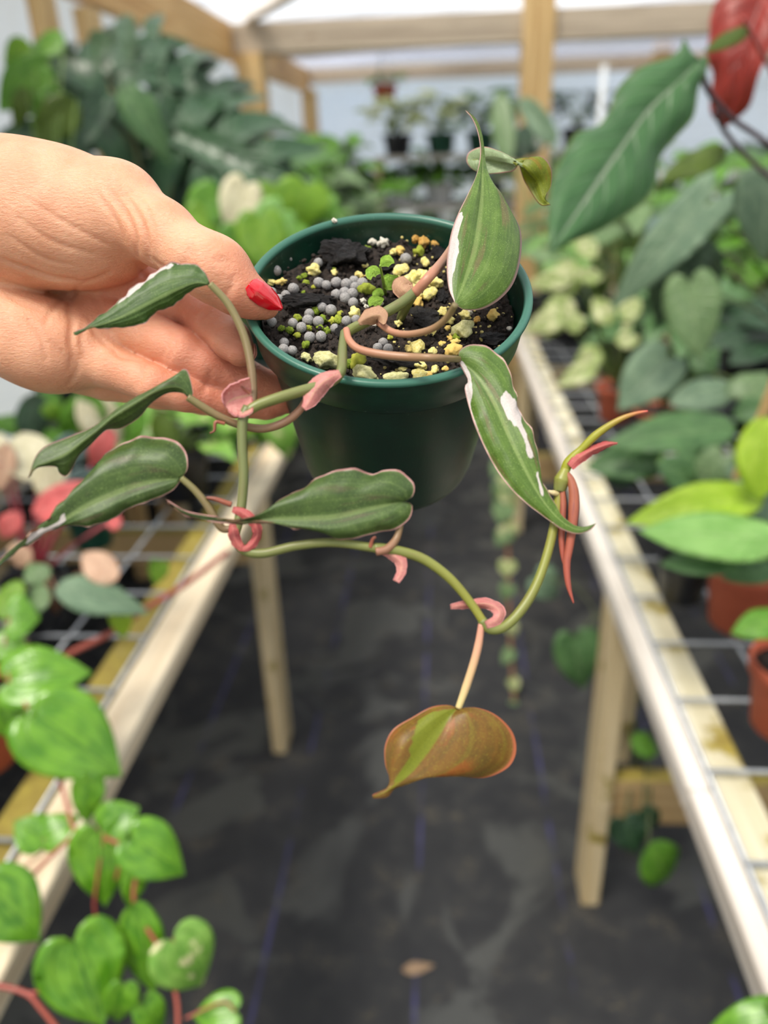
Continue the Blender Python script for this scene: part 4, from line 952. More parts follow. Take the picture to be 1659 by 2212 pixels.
# ================================================================== plants of the house
def heart(): return [(0, 0), (.12, -.12), (.30, -.13), (.46, .05), (.5, .28), (.43, .5), (.28, .72), (.1, .9), (0, 1)]
OUT = {'heart': heart(), 'oval': [(0, 0), (.2, .04), (.4, .2), (.5, .42), (.45, .65), (.25, .88), (0, 1)],
       'lance': [(0, 0), (.25, .06), (.45, .25), (.5, .42), (.38, .65), (.17, .87), (0, 1)],
       'arrow': [(0, 0), (.18, -.2), (.40, -.22), (.45, 0), (.46, .25), (.4, .5), (.22, .78), (.06, .94), (0, 1)],
       'round': [(0, 0), (.25, -.08), (.46, .1), (.5, .4), (.46, .68), (.28, .92), (0, 1)],
       'split': heart(), 'strap': [(0, 0), (.3, .05), (.48, .3), (.5, .5), (.4, .8), (.2, .94), (0, 1)]}
_pc = {}
def proto(shape, var, mat):
    key = (shape, var, mat.name)
    if key in _pc: return _pc[key]
    nr, nc = (60, 5) if shape == 'split' else (14, 4)
    e = resample(np.array(OUT[shape], float), nr); u = np.linspace(0, 1, nr)
    droop, fold, wave, tw = [(.16, .12, .02, 0), (.32, .20, .03, .15), (.08, -.12, .04, -.15), (.50, .05, .02, .1)][var]
    V, UVs = [], []
    for i in range(nr):
        for j in range(2 * nc + 1):
            v = j / nc - 1; a = abs(v); sg = 1 if v >= 0 else -1; ex, ey = e[i]
            if shape == 'split': ex *= (1 if (u[i] * 5.5 + (.2 if sg > 0 else 0)) % 1 < .66 or u[i] < .08 else .2)
            x = sg * ex * a; y = u[i] * (1 - a) + ey * a
            z = -droop * y * abs(y) + fold * abs(x) - .35 * fold * x * x * 2 + wave * math.sin(9 * y + 2 * sg) * a * a + tw * x * y
            V.append((x, y, z)); UVs.append((.5 + v / 2, u[i]))
    c = 2 * nc + 1
    Fc = [(i * c + j, i * c + j + 1, (i + 1) * c + j + 1, (i + 1) * c + j) for i in range(nr - 1) for j in range(2 * nc)]
    V = np.array(V); n0 = len(V); V2 = V - np.array([0, 0, .004])                # a blade has two faces and a thickness
    Fb = [tuple(k + n0 for k in reversed(q)) for q in Fc]
    rim = [i * c for i in range(nr)] + [(nr - 1) * c + j for j in range(1, c)] + [i * c + c - 1 for i in range(nr - 2, -1, -1)]
    Fe = [(a, b + 0, b + n0, a + n0) for a, b in zip(rim, rim[1:])]
    _pc[key] = mesh_data('leaf_' + shape, np.vstack([V, V2]), Fc + Fb + Fe, mat, uv=UVs + UVs)
    return _pc[key]
def proto_split(var, mat):
    """a cut leaf: a narrow blade along the midrib and drooping finger lobes on both sides"""
    key = ('cut', var, mat.name)
    if key in _pc: return _pc[key]
    V, Fc, UVs = [], [], []
    def strip(c, hw, n=9, m=2):
        c = resample(np.array(c, float), n); t = np.gradient(c, axis=0); b0 = len(V)
        for i in range(n):
            s = unit(np.cross(t[i], [0, 0, 1.])); w = hw * (math.sin(math.pi * min(.98, .12 + .88 * i / (n - 1))) ** .6 if i else .75)
            for j in range(2 * m + 1):
                q = j / m - 1; V.append(c[i] + s * w * q + np.array([0, 0, .25 * w * abs(q)])); UVs.append((.5 + q / 2, i / (n - 1)))
        for i in range(n - 1):
            for j in range(2 * m): a = b0 + i * (2 * m + 1) + j; Fc.append((a, a + 1, a + 2 * m + 2, a + 2 * m + 1))
    dr = (.18, .35, .10, .5)[var]
    z = lambda x, y: -dr * y * abs(y) - .55 * x * x
    strip([(0, y, z(0, y)) for y in np.linspace(0, 1, 6)], .15, 12)
    for sg in (-1, 1):
        for k, s0 in enumerate((.06, .33, .60)):
            ln = (.58, .64, .50)[k]; up = (-.10, .12, .24)[k]
            strip([(sg * .04, s0, z(.04, s0)), (sg * ln * .5, s0 + up * .35 + .02, z(ln * .5, s0)), (sg * ln, s0 + up + .05, z(ln, s0 + up))], (.13, .135, .11)[k])
    V = np.array(V); n0 = len(V)
    _pc[key] = mesh_data('leaf_cut', np.vstack([V, V - [0, 0, .004]]), Fc + [tuple(k + n0 for k in reversed(q)) for q in Fc], mat, uv=UVs + UVs)
    return _pc[key]
def bleaf(parent, base, tip, w, shape, mat, nrm, var=None):
    base, tip = np.asarray(base, float), np.asarray(tip, float); y = tip - base; Ln = np.linalg.norm(y); y /= Ln
    x = unit(np.cross(y, nrm)); z = np.cross(x, y); var = random.randrange(4) if var is None else var
    zs = min(Ln, w * 1.6)
    # keep the tip where it was asked for although the prototype droops
    mw = Matrix(((x[0] * w, y[0] * Ln, z[0] * zs, base[0]), (x[1] * w, y[1] * Ln, z[1] * zs, base[1]), (x[2] * w, y[2] * Ln, z[2] * zs, base[2]), (0, 0, 0, 1)))
    return linked('leaf', proto_split(var, mat) if shape == 'split' else proto(shape, var, mat), parent, mw)
UP = np.array([0, 0, 1.0])
def L(parent, b, t_, wpx, d, shape, mat, lean=.35, d2=None, var=None):
    """leaf from pixel b to pixel t_ at camera depth d (tip d2), wpx wide"""
    B, T = at(*b, d), at(*t_, d if d2 is None else d2)
    return bleaf(parent, B, T, wpx * d / F, shape, mat, unit(unit(CAM - B) + lean * UP), var)
def petioles(parent, base, leaves, r, mat, arch=.25):
    for l in leaves:
        b = np.array(l.matrix_basis.translation); base = np.asarray(base, float); m = (base + b) / 2 + UP * arch * np.linalg.norm(b - base) * .5
        tube('petiole', [base, m, b], [r, r * .7, r * .5], mat, l, 8, 6)
G = lambda nm, a, b, v, **k: mat_leaf(nm, lin(*a), lin(*b), lin(*v), **k)
LF_DEEP = G('leaf_deep', (28, 52, 34), (46, 78, 50), (92, 122, 84), side=7, rough=.33)
LF_MONST = G('leaf_split', (34, 66, 42), (58, 94, 60), (96, 124, 92), side=7, rough=.30, trans=.2)
LF_LIMEL = G('leaf_lime', (98, 148, 34), (140, 182, 56), (170, 200, 90), trans=.45)
LF_FRESH = G('leaf_fresh', (72, 126, 30), (104, 156, 48), (150, 186, 90), trans=.35)
LF_GLOSS = G('leaf_glossy', (74, 132, 24), (116, 170, 44), (52, 104, 26), rough=.26, trans=.22, arcs=2.5, veinamt=.7, coat=.25)
LF_GLOSSV = G('leaf_glossy_cream', (100, 154, 54), (140, 184, 86), (70, 120, 50), rough=.28, arcs=2.5, spots=lin(226, 222, 170), spot_amt=.3)
LF_MIDG = G('leaf_mid', (62, 100, 56), (92, 132, 78), (140, 168, 116), side=8)
LF_GREY = G('leaf_greygreen', (92, 122, 96), (126, 152, 122), (160, 178, 150), side=9, rough=.5)
LF_BIG = G('leaf_big_green', (50, 92, 48), (72, 116, 66), (160, 172, 150), side=9, rough=.36, veinw=.05, veinamt=.8, sideamt=.1, edge=lin(96, 120, 60))
LF_VEL = G('leaf_velvet', (44, 66, 44), (66, 92, 62), (120, 144, 106), side=8, rough=.5)
LF_RED = G('leaf_red_under', (142, 40, 34), (176, 58, 48), (120, 34, 40), side=8, rough=.4, trans=.4)
LF_OLIVE = G('leaf_olive', (66, 88, 22), (92, 116, 32), (120, 140, 60), trans=.4)
LF_PALEV = G('leaf_pale_variegated', (150, 172, 96), (182, 196, 128), (120, 150, 70), spots=lin(224, 224, 178), spot_amt=.55, trans=.35)
LF_YEL = G('leaf_yellow_green', (166, 204, 44), (196, 224, 84), (150, 190, 70), trans=.45, side=9)
LF_MINT = G('leaf_mint', (110, 164, 74), (146, 192, 108), (176, 208, 140), trans=.3, side=10)
LF_PINK = G('leaf_pink', (226, 92, 96), (240, 128, 126), (236, 150, 140), trans=.3, rough=.4)
LF_CREAM = G('leaf_cream', (214, 204, 168), (234, 226, 196), (196, 190, 140), trans=.3, spots=lin(120, 150, 90), spot_amt=.15)
LF_PEACH = G('leaf_peach', (222, 176, 148), (236, 198, 170), (206, 150, 130), trans=.3)
LF_SLATE = G('leaf_slate', (74, 96, 98), (104, 128, 128), (140, 160, 150), rough=.35)
LF_DUSTY = G('leaf_dusty', (88, 118, 74), (120, 148, 100), (156, 176, 130), side=9)
ST_GREEN = mat_stem('bg_stem_green', lin(96, 120, 56), lin(110, 140, 66)); ST_RED = mat_stem('bg_stem_red', lin(150, 62, 56), lin(166, 84, 70))
ST_PURPLE = mat_stem('bg_stem_purple', lin(66, 44, 54), lin(84, 58, 66)); ST_MAG = mat_stem('bg_stem_magenta', lin(170, 60, 82), lin(190, 92, 104))
ST_BROWN = mat_stem('bg_stem_brown', lin(126, 88, 62), lin(140, 104, 76)); ST_DARK = mat_stem('bg_stem_dark', lin(58, 66, 40), lin(78, 90, 50))
P_TERRA = mat_plain('terracotta', lin(172, 84, 58), .75, .08, 25, .2); P_BLACK = mat_plain('black_plastic', lin(26, 28, 34), .38, .1, 30)
P_GREEN = mat_plain('green_plastic', lin(18, 70, 54), .4, .1, 30); P_WHITE = mat_plain('white_plastic', lin(214, 218, 222), .4, .04, 30)
P_SOIL = mat_plain('bench_pot_soil', lin(48, 38, 30), .9, .3, 150, .8)
_pp = {}
ZB = BZ + .0126
def bpot(loc, r, h, mat, label, parts=True):
    """nursery pot standing at loc, rim radius r, height h"""
    key = mat.name
    if key not in _pp:
        a = mesh_data('pot_body', *lathe_geo([(.001, .01), (.66, .01), (.70, .0), (.74, .03), (.90, .80), (.93, .82), (.86, .82), (.68, .06), (.001, .06)], 32), mat)
        b = mesh_data('rim', *lathe_geo([(.90, .80), (.985, .80), (1.0, .985), (.985, 1.0), (.94, 1.0), (.92, .97), (.88, .80)], 32), mat)
        c = mesh_data('soil', *lathe_geo([(.001, .87), (.4, .885), (.905, .86), (.86, .845)], 20), P_SOIL)
        _pp[key] = (a, b, c)
    e = thing('plant_pot', loc, label, 'plant pot')
    mw = Matrix.Translation(loc) @ Matrix.Diagonal((r, r, h, 1))
    for nm, me in zip(('pot_body', 'rim', 'soil'), _pp[key]): linked(nm, me, e, mw)
    return e
def soil_top(loc, h): return np.array(loc) + UP * h * .87
def bush(loc, label, mat, shape, n, R, Hh, ln, w, stem_mat=ST_GREEN, cat='plant', up=.5, name='potted_plant', var=None, mats=None):
    e = thing(name, loc, label, cat); ls = []; loc = np.asarray(loc, float)
    for i in range(n):
        a = i * 2.4 + random.uniform(-.4, .4); q = math.sqrt((i + .5) / n); hh = Hh * (1 - .55 * q * q) * random.uniform(.75, 1.05)
        o = np.array([math.cos(a), math.sin(a), 0]); b = loc + o * R * q * .75 + UP * hh
        dr = unit(o + UP * random.uniform(-.5, up)); s = random.uniform(.75, 1.15)
        nr = unit(UP * .9 + o * .35 + unit(CAM - b) * .35)
        ls.append(bleaf(e, b, b + dr * ln * s, w * s, shape, random.choice(mats) if mats else mat, nr, var))
    petioles(e, loc, ls, max(.0018, R * .018), stem_mat, .1)
    return e
def traced(name, label, base, specs, stem_mat=ST_GREEN, r=.003, cat='plant', arch=.25, pet=True):
    """a plant whose visible leaves were read off one by one: (base px, tip px, width px, depth, shape, material[, lean[, tip depth]])"""
    e = thing(name, base, label, cat); ls = []
    for s in specs: ls.append(L(e, *s))
    if pet: petioles(e, base, ls, r, stem_mat, arch)
    return e

# ------------------------------------------------------------------ left bench, far to near
pl = np.array([-.84, 2.32, ZB]); bpot(pl, .15, .26, P_BLACK, 'large black pot under the big split-leaf plant')
traced('split_leaf_plant', 'tall dark plant with big split leaves behind the wrist', soil_top(pl, .26), [
    ((235, 140), (390, 50), 210, 2.3, 'split', LF_MONST, .9), ((260, 165), (470, 130), 220, 2.25, 'split', LF_MONST, .8), ((235, 160), (60, 85), 200, 2.3, 'split', LF_MONST, .9),
    ((215, 185), (20, 230), 190, 2.2, 'split', LF_MONST, .5), ((240, 200), (90, 370), 230, 2.15, 'split', LF_MONST, .3, 2.05), ((320, 190), (540, 225), 230, 2.3, 'split', LF_DEEP, .7),
    ((340, 240), (620, 300), 250, 2.3, 'split', LF_MONST, .6, 2.2), ((380, 290), (640, 400), 250, 2.25, 'split', LF_MONST, .4, 2.15), ((330, 290), (450, 470), 220, 2.3, 'split', LF_DEEP, .2),
    ((270, 240), (250, 430), 200, 2.35, 'split', LF_DEEP, .1), ((290, 120), (180, 50), 150, 2.45, 'split', LF_DEEP, .9),
    ((265, 180), (355, 325), 80, 2.1, 'lance', LF_MIDG, .2)], ST_DARK, .007)
pl = np.array([-1.02, 2.0, ZB]); bpot(pl, .10, .18, P_BLACK, 'black pot by the left film wall')
traced('rubber_plant', 'bright olive-leaved plant at the left film wall', soil_top(pl, .18), [
    ((105, 130), (-10, 235), 95, 2.0, 'lance', LF_FRESH), ((135, 110), (50, 58), 80, 2.0, 'lance', LF_FRESH, .6), ((70, 105), (-5, 125), 70, 2.0, 'lance', LF_LIMEL, .6),
    ((130, 190), (75, 290), 60, 2.0, 'lance', LF_FRESH, .1), ((165, 215), (75, 310), 85, 2.0, 'lance', LF_OLIVE, .1), ((120, 170), (-20, 190), 90, 2.0, 'lance', LF_FRESH, .5), ((60, 190), (30, 270), 44, 2.0, 'lance', LF_OLIVE, .2)], ST_GREEN, .004)
pl = np.array([-.60, 1.98, ZB]); bpot(pl, .075, .13, P_GREEN, 'small green pot of the lime heart-leaved plant')
traced('lime_philodendron', 'lime heart-leaved plant right behind the pot rim', soil_top(pl, .13), [
    ((470, 425), (395, 475), 95, 1.85, 'heart', LF_FRESH), ((530, 400), (490, 500), 90, 1.85, 'heart', LF_CREAM, .2), ((560, 470), (575, 590), 110, 1.75, 'heart', LF_LIMEL, .1),
    ((660, 400), (640, 490), 120, 1.9, 'heart', LF_LIMEL, .1), ((610, 455), (540, 530), 90, 1.8, 'heart', LF_MINT, .2), ((690, 430), (720, 480), 70, 1.95, 'heart', LF_FRESH, .2),
    ((520, 500), (500, 590), 100, 1.75, 'heart', LF_FRESH, .1), ((620, 500), (660, 580), 90, 1.8, 'heart', LF_FRESH, .1), ((440, 450), (430, 530), 80, 1.85, 'heart', LF_LIMEL, .1), ((560, 425), (600, 400), 60, 1.9, 'heart', LF_LIMEL, .4)], ST_GREEN, .003)
bench_l = [(-.90, 3.05, LF_DEEP, 'oval', 'dark bushy plant behind the split leaves', P_BLACK), (-.66, 2.9, LF_MIDG, 'lance', 'mid-green bushy plant beyond the lime hearts', P_GREEN),
           (-.72, 3.5, LF_FRESH, 'heart', 'fresh green plant beyond the left corner post foot', P_TERRA), (-.92, 3.75, LF_MIDG, 'heart', 'mid-green plant against the left film wall', P_BLACK),
           (-.60, 4.1, LF_DUSTY, 'lance', 'dusty green plant at the far end of the left bench', P_GREEN), (-.84, 4.35, LF_FRESH, 'oval', 'leafy green plant at the far left bench corner', P_BLACK)]
for i, (x, y, m, sh, lb, pm_) in enumerate(bench_l):
    hp = .14 + .02 * (i % 3); bpot((x, y, ZB), .09, hp, pm_, 'pot holding the ' + lb)
    bush(soil_top((x, y, ZB), hp), lb, m, sh, 36, .26, .56 + .14 * (i % 2), .18, .11)
for i, (x, y, m, sh, lb) in enumerate([(-.86, 1.62, LF_FRESH, 'heart', 'fresh green plant just below the palm'), (-1.04, 1.35, LF_DEEP, 'lance', 'dark leafy plant at the frame edge below the palm'), (-.60, 1.60, LF_GLOSSV, 'heart', 'cream-splashed plant under the ring finger')]):
    bpot((x, y, ZB), .07, .12, P_BLACK, 'black pot holding the ' + lb)
    bush(soil_top((x, y, ZB), .12), lb, m, sh, 20, .17, .12, .11, .08)
traced('variegated_plant', 'green and cream leaves hanging just under the little finger', onz(170, 1000, ZB + .1), [
    ((205, 850), (150, 975), 95, 1.45, 'oval', LF_FRESH, .1), ((185, 845), (245, 960), 90, 1.45, 'oval', LF_CREAM, .1), ((80, 850), (60, 960), 70, 1.5, 'oval', LF_DEEP, .1), ((110, 870), (115, 905), 45, 1.48, 'oval', LF_LIMEL, .2),
    ((340, 890), (370, 975), 60, 1.55, 'oval', LF_OLIVE, .1), ((300, 880), (260, 960), 70, 1.5, 'oval', LF_FRESH, .1)], ST_GREEN, .003)
traced('hanging_heart_plant', 'light hearts hanging beside the pot over the left rail', onz(575, 960, ZB + .06), [
    ((600, 900), (622, 990), 78, 1.75, 'heart', LF_GLOSSV, .1), ((575, 905), (560, 965), 60, 1.78, 'heart', LF_FRESH, .1), ((490, 910), (500, 960), 60, 1.75, 'heart', LF_FRESH, .1), ((530, 900), (535, 950), 56, 1.75, 'heart', LF_LIMEL, .1)], ST_GREEN, .002)
# pink plant
pk = onz(95, 1345, ZB); bpot(pk, .055, .09, P_BLACK, 'black pot of the pink-leaved plant')
traced('pink_plant', 'pink and cream leaved plant on the left bench grid', soil_top(pk, .09), [
    ((80, 1040), (45, 925), 105, 1.12, 'oval', LF_CREAM, .2), ((75, 1105), (190, 1045), 60, 1.08, 'oval', LF_PINK, .2), ((150, 1110), (50, 1085), 62, 1.07, 'oval', LF_PINK, .2), ((45, 1110), (-15, 1165), 50, 1.06, 'oval', LF_PINK, .2),
    ((195, 1010), (160, 1100), 80, 1.1, 'oval', LF_SLATE, .1), ((240, 925), (195, 1010), 54, 1.14, 'oval', LF_PINK, .1), ((110, 1000), (120, 1090), 80, 1.12, 'oval', LF_CREAM, .1), ((15, 960), (-10, 1060), 60, 1.1, 'oval', LF_PEACH, .1),
    ((170, 940), (130, 1010), 70, 1.16, 'oval', LF_SLATE, .2), ((230, 1130), (262, 1122), 40, 1.05, 'oval', LF_PINK, .2), ((60, 1180), (20, 1225), 60, 1.04, 'oval', LF_PEACH, .3), ((0, 1000), (-30, 930), 70, 1.1, 'oval', LF_CREAM, .1)], ST_MAG, .004, arch=.05)
bpot(onz(205, 1175, ZB), .05, .085, P_GREEN, 'green pot behind the pink-leaved plant')
traced('grey_leaf_plant', 'grey-green quilted leaf and peach leaf low on the left bench', onz(120, 1330, ZB + .02), [
    ((120, 1268), (308, 1300), 92, .98, 'lance', LF_GREY, .5), ((250, 1255), (180, 1190), 70, 1.0, 'oval', LF_PEACH, .4), ((95, 1260), (60, 1210), 60, .99, 'lance', LF_DUSTY, .4), ((110, 1290), (40, 1300), 70, .98, 'lance', LF_DUSTY, .6)], ST_BROWN, .003)
tag(tube('red_runner', [at(492, 1192, 1.16), at(400, 1262, 1.10), at(310, 1318, 1.06), at(235, 1370, 1.03), at(150, 1412, 1.0), at(60, 1470, .96)], .0042, ST_RED, None, 40, 8), 'long red runner stem crossing the left bench grid', 'stem')
traced('runner_sprout', 'two small lime leaves sprouting beside the red runner', at(275, 1335, 1.05), [((258, 1308), (268, 1385), 52, 1.02, 'heart', LF_YEL, .1), ((345, 1215), (335, 1265), 44, 1.12, 'heart', LF_LIMEL, .1)], ST_RED, .0016, pet=False)
# glossy vine hanging off the left bench
VB = onz(-20, 1560, ZB + .03)
vs = [((20, 1472), (178, 1440), 125, .92, 'heart', LF_GLOSS, .5), ((90, 1522), (190, 1588), 95, .90, 'heart', LF_GLOSS, .3), ((80, 1545), (264, 1672), 165, .86, 'heart', LF_GLOSS, .3), ((192, 1682), (184, 1785), 62, .84, 'heart', LF_GLOSS, .1),
      ((95, 1812), (30, 1770), 78, .83, 'heart', LF_GLOSS, .8), ((95, 1812), (152, 1762), 70, .83, 'heart', LF_GLOSS, .8), ((215, 1797), (226, 1965), 118, .80, 'heart', LF_GLOSS, .1), ((225, 1790), (290, 1745), 84, .81, 'heart', LF_GLOSS, .3),
      ((285, 1812), (402, 1888), 108, .79, 'heart', LF_GLOSS, .2), ((296, 1858), (278, 1970), 48, .79, 'lance', LF_GLOSS, .1), ((288, 1950), (332, 2152), 84, .77, 'lance', LF_GLOSS, .1), ((160, 2032), (222, 2228), 165, .74, 'heart', LF_GLOSS, .1),
      ((375, 2030), (452, 2150), 128, .76, 'heart', LF_GLOSSV, .1), ((268, 2128), (246, 2230), 66, .73, 'heart', LF_GLOSS, .1), ((-25, 1915), (88, 2035), 130, .76, 'heart', LF_GLOSS, .1), ((508, 2185), (412, 2195), 76, .76, 'heart', LF_GLOSS, .3),
      ((310, 2165), (360, 2240), 60, .74, 'heart', LF_GLOSS, .1), ((20, 1335), (75, 1330), 95, .95, 'heart', LF_GLOSS, .3), ((40, 1300), (-20, 1290), 80, .97, 'heart', LF_LIMEL, .3), ((-10, 1390), (60, 1400), 60, .94, 'heart', LF_GLOSS, .5), ((0, 1520), (30, 1600), 70, .92, 'heart', LF_GLOSS, .2)]
vs = [(b, t2, w * 1.15) + r for (b, t2, w, *r_) in vs for r in [tuple(r_)]]
gv = traced('glossy_vine', 'glossy heart-leaved vine hanging off the left bench on red stems', VB, vs, ST_RED, .0016, pet=False)
for pts, r in [([(-20, 1560, .93), (30, 1500, .92), (60, 1530, .90), (130, 1690, .85), (160, 1790, .82), (205, 1800, .81)], .0022), ([(-20, 1985, .78), (60, 1900, .79), (120, 1840, .80), (165, 1805, .81), (215, 1795, .805)], .0022),
               ([(205, 1800, .81), (250, 1820, .80), (300, 1850, .79), (290, 1950, .78), (350, 2060, .77), (380, 2150, .76), (385, 2225, .75)], .0022), ([(-20, 2125, .75), (55, 2145, .745), (90, 2180, .74), (130, 2230, .735)], .0026),
               ([(55, 2145, .745), (85, 2140, .745), (105, 2100, .745), (158, 2034, .742)], .0018), ([(208, 1985, .80), (205, 1940, .80), (225, 1800, .803)], .0015), ([(95, 1812, .83), (93, 1840, .828), (60, 1870, .82), (40, 1920, .80)], .0012),
               ([(285, 1830, .79), (262, 1860, .792), (250, 1900, .795)], .0015), ([(375, 2030, .76), (345, 2060, .765), (345, 2100, .765)], .0015), ([(268, 2128, .735), (300, 2165, .74), (340, 2175, .75)], .0015), ([(20, 1335, .95), (10, 1400, .94), (20, 1472, .92), (15, 1500, .92)], .0016), ([(508, 2185, .76), (480, 2165, .76), (400, 2200, .755)], .0012)]:
    tube('stem', [at(*q) for q in pts], r, ST_RED, gv, 6 * len(pts), 8)
bpot(onz(-35, 1640, ZB), .06, .11, P_TERRA, 'terracotta pot at the left frame edge')
bpot(onz(-60, 1440, ZB), .06, .10, P_BLACK, 'black pot behind the left terracotta pot')

# ------------------------------------------------------------------ right side, near to far
big = thing('large_leaf_plant', at(1720, 420, .95), 'big smooth green leaf and red-backed leaf hanging on purple stems', 'plant')
blade('leaf', [(1512, 127), (1494, 112), (1478, 82), (1468, 106), (1447, 123), (1400, 138), (1367, 155), (1331, 195), (1315, 240), (1290, 272), (1245, 286), (1219, 325), (1190, 390), (1183, 470), (1188, 545)],
      [(1512, 127), (1480, 163), (1407, 231), (1360, 292), (1317, 354), (1263, 434), (1225, 490), (1188, 548)],
      [(1512, 127), (1530, 122), (1524, 160), (1509, 190), (1498, 253), (1458, 300), (1425, 343), (1418, 398), (1396, 434), (1353, 466), (1295, 499), (1223, 528), (1190, 550)],
      [.80, .79, .765, .74], [0, .01, .015, 0], [0, .02, .025, 0], [LF_BIG, LF_BIG], big, .006, .0006, label='big smooth green leaf')
blade('leaf', [(1660, -40), (1600, -40), (1552, -5), (1534, 36), (1532, 80), (1526, 119), (1540, 163), (1533, 217), (1537, 250), (1562, 276)],
      [(1660, -40), (1630, 40), (1606, 120), (1588, 190), (1570, 245), (1562, 276)],
      [(1660, -40), (1700, -20), (1700, 40), (1668, 100), (1640, 160), (1622, 224), (1600, 250), (1562, 278)], [.95, .95, .96, 1.0], [0, .02, .02, 0], [0, -.02, -.01, 0], [LF_RED, LF_BIG], big, .005, .0006, label='red-backed leaf')
for pts, r in [([(1510, 130, .80), (1530, 195, .82), (1580, 255, .87), (1660, 312, .93), (1740, 400, .97)], .0034), ([(1545, 240, .86), (1570, 290, .90), (1625, 350, .94), (1720, 430, .97)], .003), ([(1605, 40, .84), (1640, 105, .88), (1680, 190, .92), (1750, 420, .97)], .0022), ([(1660, -40, .95), (1720, 160, .95), (1760, 420, .97)], .003)]:
    tube('stem', [at(*q) for q in pts], r, ST_PURPLE if r > .0025 else ST_RED, big, 24, 8)
L(big, (1620, 60), (1520, 110), 40, .86, 'lance', LF_OLIVE, .5)
L(big, (1570, 320), (1425, 385), 70, 1.05, 'lance', LF_OLIVE, .6)
pr_ = np.array([.80, 1.50, ZB]); bpot(pr_, .11, .2, P_BLACK, 'large black pot at the right frame edge')
traced('velvet_plant', 'dark velvety heart leaves hanging below the big green leaf', soil_top(pr_, .2), [
    ((1525, 440), (1335, 635), 120, 1.35, 'arrow', LF_GREY, .2), ((1480, 530), (1425, 680), 135, 1.4, 'heart', LF_VEL, .1), ((1500, 545), (1540, 660), 100, 1.42, 'heart', LF_VEL, .1), ((1490, 610), (1512, 775), 120, 1.3, 'heart', LF_DUSTY, .1),
    ((1655, 380), (1648, 540), 130, 1.1, 'heart', LF_GREY, .1), ((1440, 500), (1500, 470), 90, 1.5, 'oval', LF_GREY, .4), ((1450, 470), (1400, 520), 60, 1.5, 'oval', LF_SLATE, .3), ((1640, 420), (1690, 520), 90, 1.15, 'heart', LF_GREY, .1)], ST_DARK, .004)
bpot(onz(1618, 815, ZB), .115, .21, P_BLACK, 'wide black pot behind the clear cup')
bpot(onz(1225, 735, ZB), .11, .16, P_BLACK, 'black pot in the shade beside the green pot rim')
tc_ = NT('clear_plastic'); M_CLEAR = tc_.done(tc_.bsdf(lin(230, 236, 240), .12, None, Transmission_Weight=.9, IOR=1.3))
cup = mesh_obj('clear_cup', [(np.array((.705, 1.245, ZB)) + np.array(q) * np.array([.045, .045, .075])) for q in lathe_geo([(.001, 0), (.72, 0), (.74, .02), (.97, .97), (1.02, 1), (1.0, 1.0), (.94, .97), (.70, .04), (.001, .04)], 32)[0]],
         lathe_geo([(.001, 0), (.72, 0), (.74, .02), (.97, .97), (1.02, 1), (1.0, 1.0), (.94, .97), (.70, .04), (.001, .04)], 32)[1], M_CLEAR)
tag(cup, 'clear plastic cup standing by the black pots', 'cup')
pt = onz(1330, 905, ZB); bpot(pt, .062, .10, P_TERRA, 'terracotta pot of the pale variegated plant')
traced('pale_plant', 'pale yellow-green variegated plant in a terracotta pot on the right bench', soil_top(pt, .10), [
    ((1245, 545), (1300, 510), 70, 1.75, 'lance', LF_PALEV, .2), ((1235, 560), (1205, 660), 70, 1.75, 'lance', LF_PALEV, .1), ((1240, 600), (1145, 605), 50, 1.75, 'lance', LF_PALEV, .3), ((1250, 600), (1310, 590), 44, 1.75, 'lance', LF_PALEV, .3),
    ((1230, 640), (1180, 720), 70, 1.75, 'lance', LF_PALEV, .1), ((1230, 680), (1140, 700), 60, 1.72, 'lance', LF_PALEV, .3), ((1220, 700), (1270, 690), 50, 1.72, 'lance', LF_PALEV, .3), ((1300, 760), (1240, 790), 56, 1.7, 'lance', LF_PALEV, .2),
    ((1290, 790), (1205, 830), 50, 1.68, 'lance', LF_PALEV, .3), ((1330, 740), (1390, 725), 44, 1.7, 'lance', LF_PALEV, .3), ((1320, 700), (1280, 640), 50, 1.75, 'lance', LF_PALEV, .1), ((1345, 690), (1385, 640), 50, 1.75, 'lance', LF_PALEV, .1), ((1370, 640), (1350, 720), 40, 1.75, 'lance', LF_PALEV, .1)], ST_GREEN, .004, arch=.05)
pt2 = onz(1425, 925, ZB); bpot(pt2, .075, .055, P_TERRA, 'shallow terracotta pot in the middle of the right bench')
traced('grey_heart_plant', 'grey-green heart leaves over the shallow terracotta pot', soil_top(pt2, .055), [
    ((1440, 775), (1335, 880), 120, 1.55, 'heart', LF_GREY, .3), ((1590, 845), (1450, 860), 80, 1.5, 'oval', LF_GREY, .6), ((1600, 860), (1665, 800), 90, 1.45, 'heart', LF_DUSTY, .5), ((1650, 880), (1590, 890), 60, 1.4, 'oval', LF_MIDG, .5), ((1545, 800), (1500, 760), 60, 1.6, 'oval', LF_MIDG, .3), ((1380, 820), (1450, 790), 60, 1.6, 'oval', LF_PALEV, .3)], ST_GREEN, .003)
pt3 = onz(1500, 1080, ZB); bpot(pt3, .055, .09, P_BLACK, 'black pot under the broad mid-green leaves')
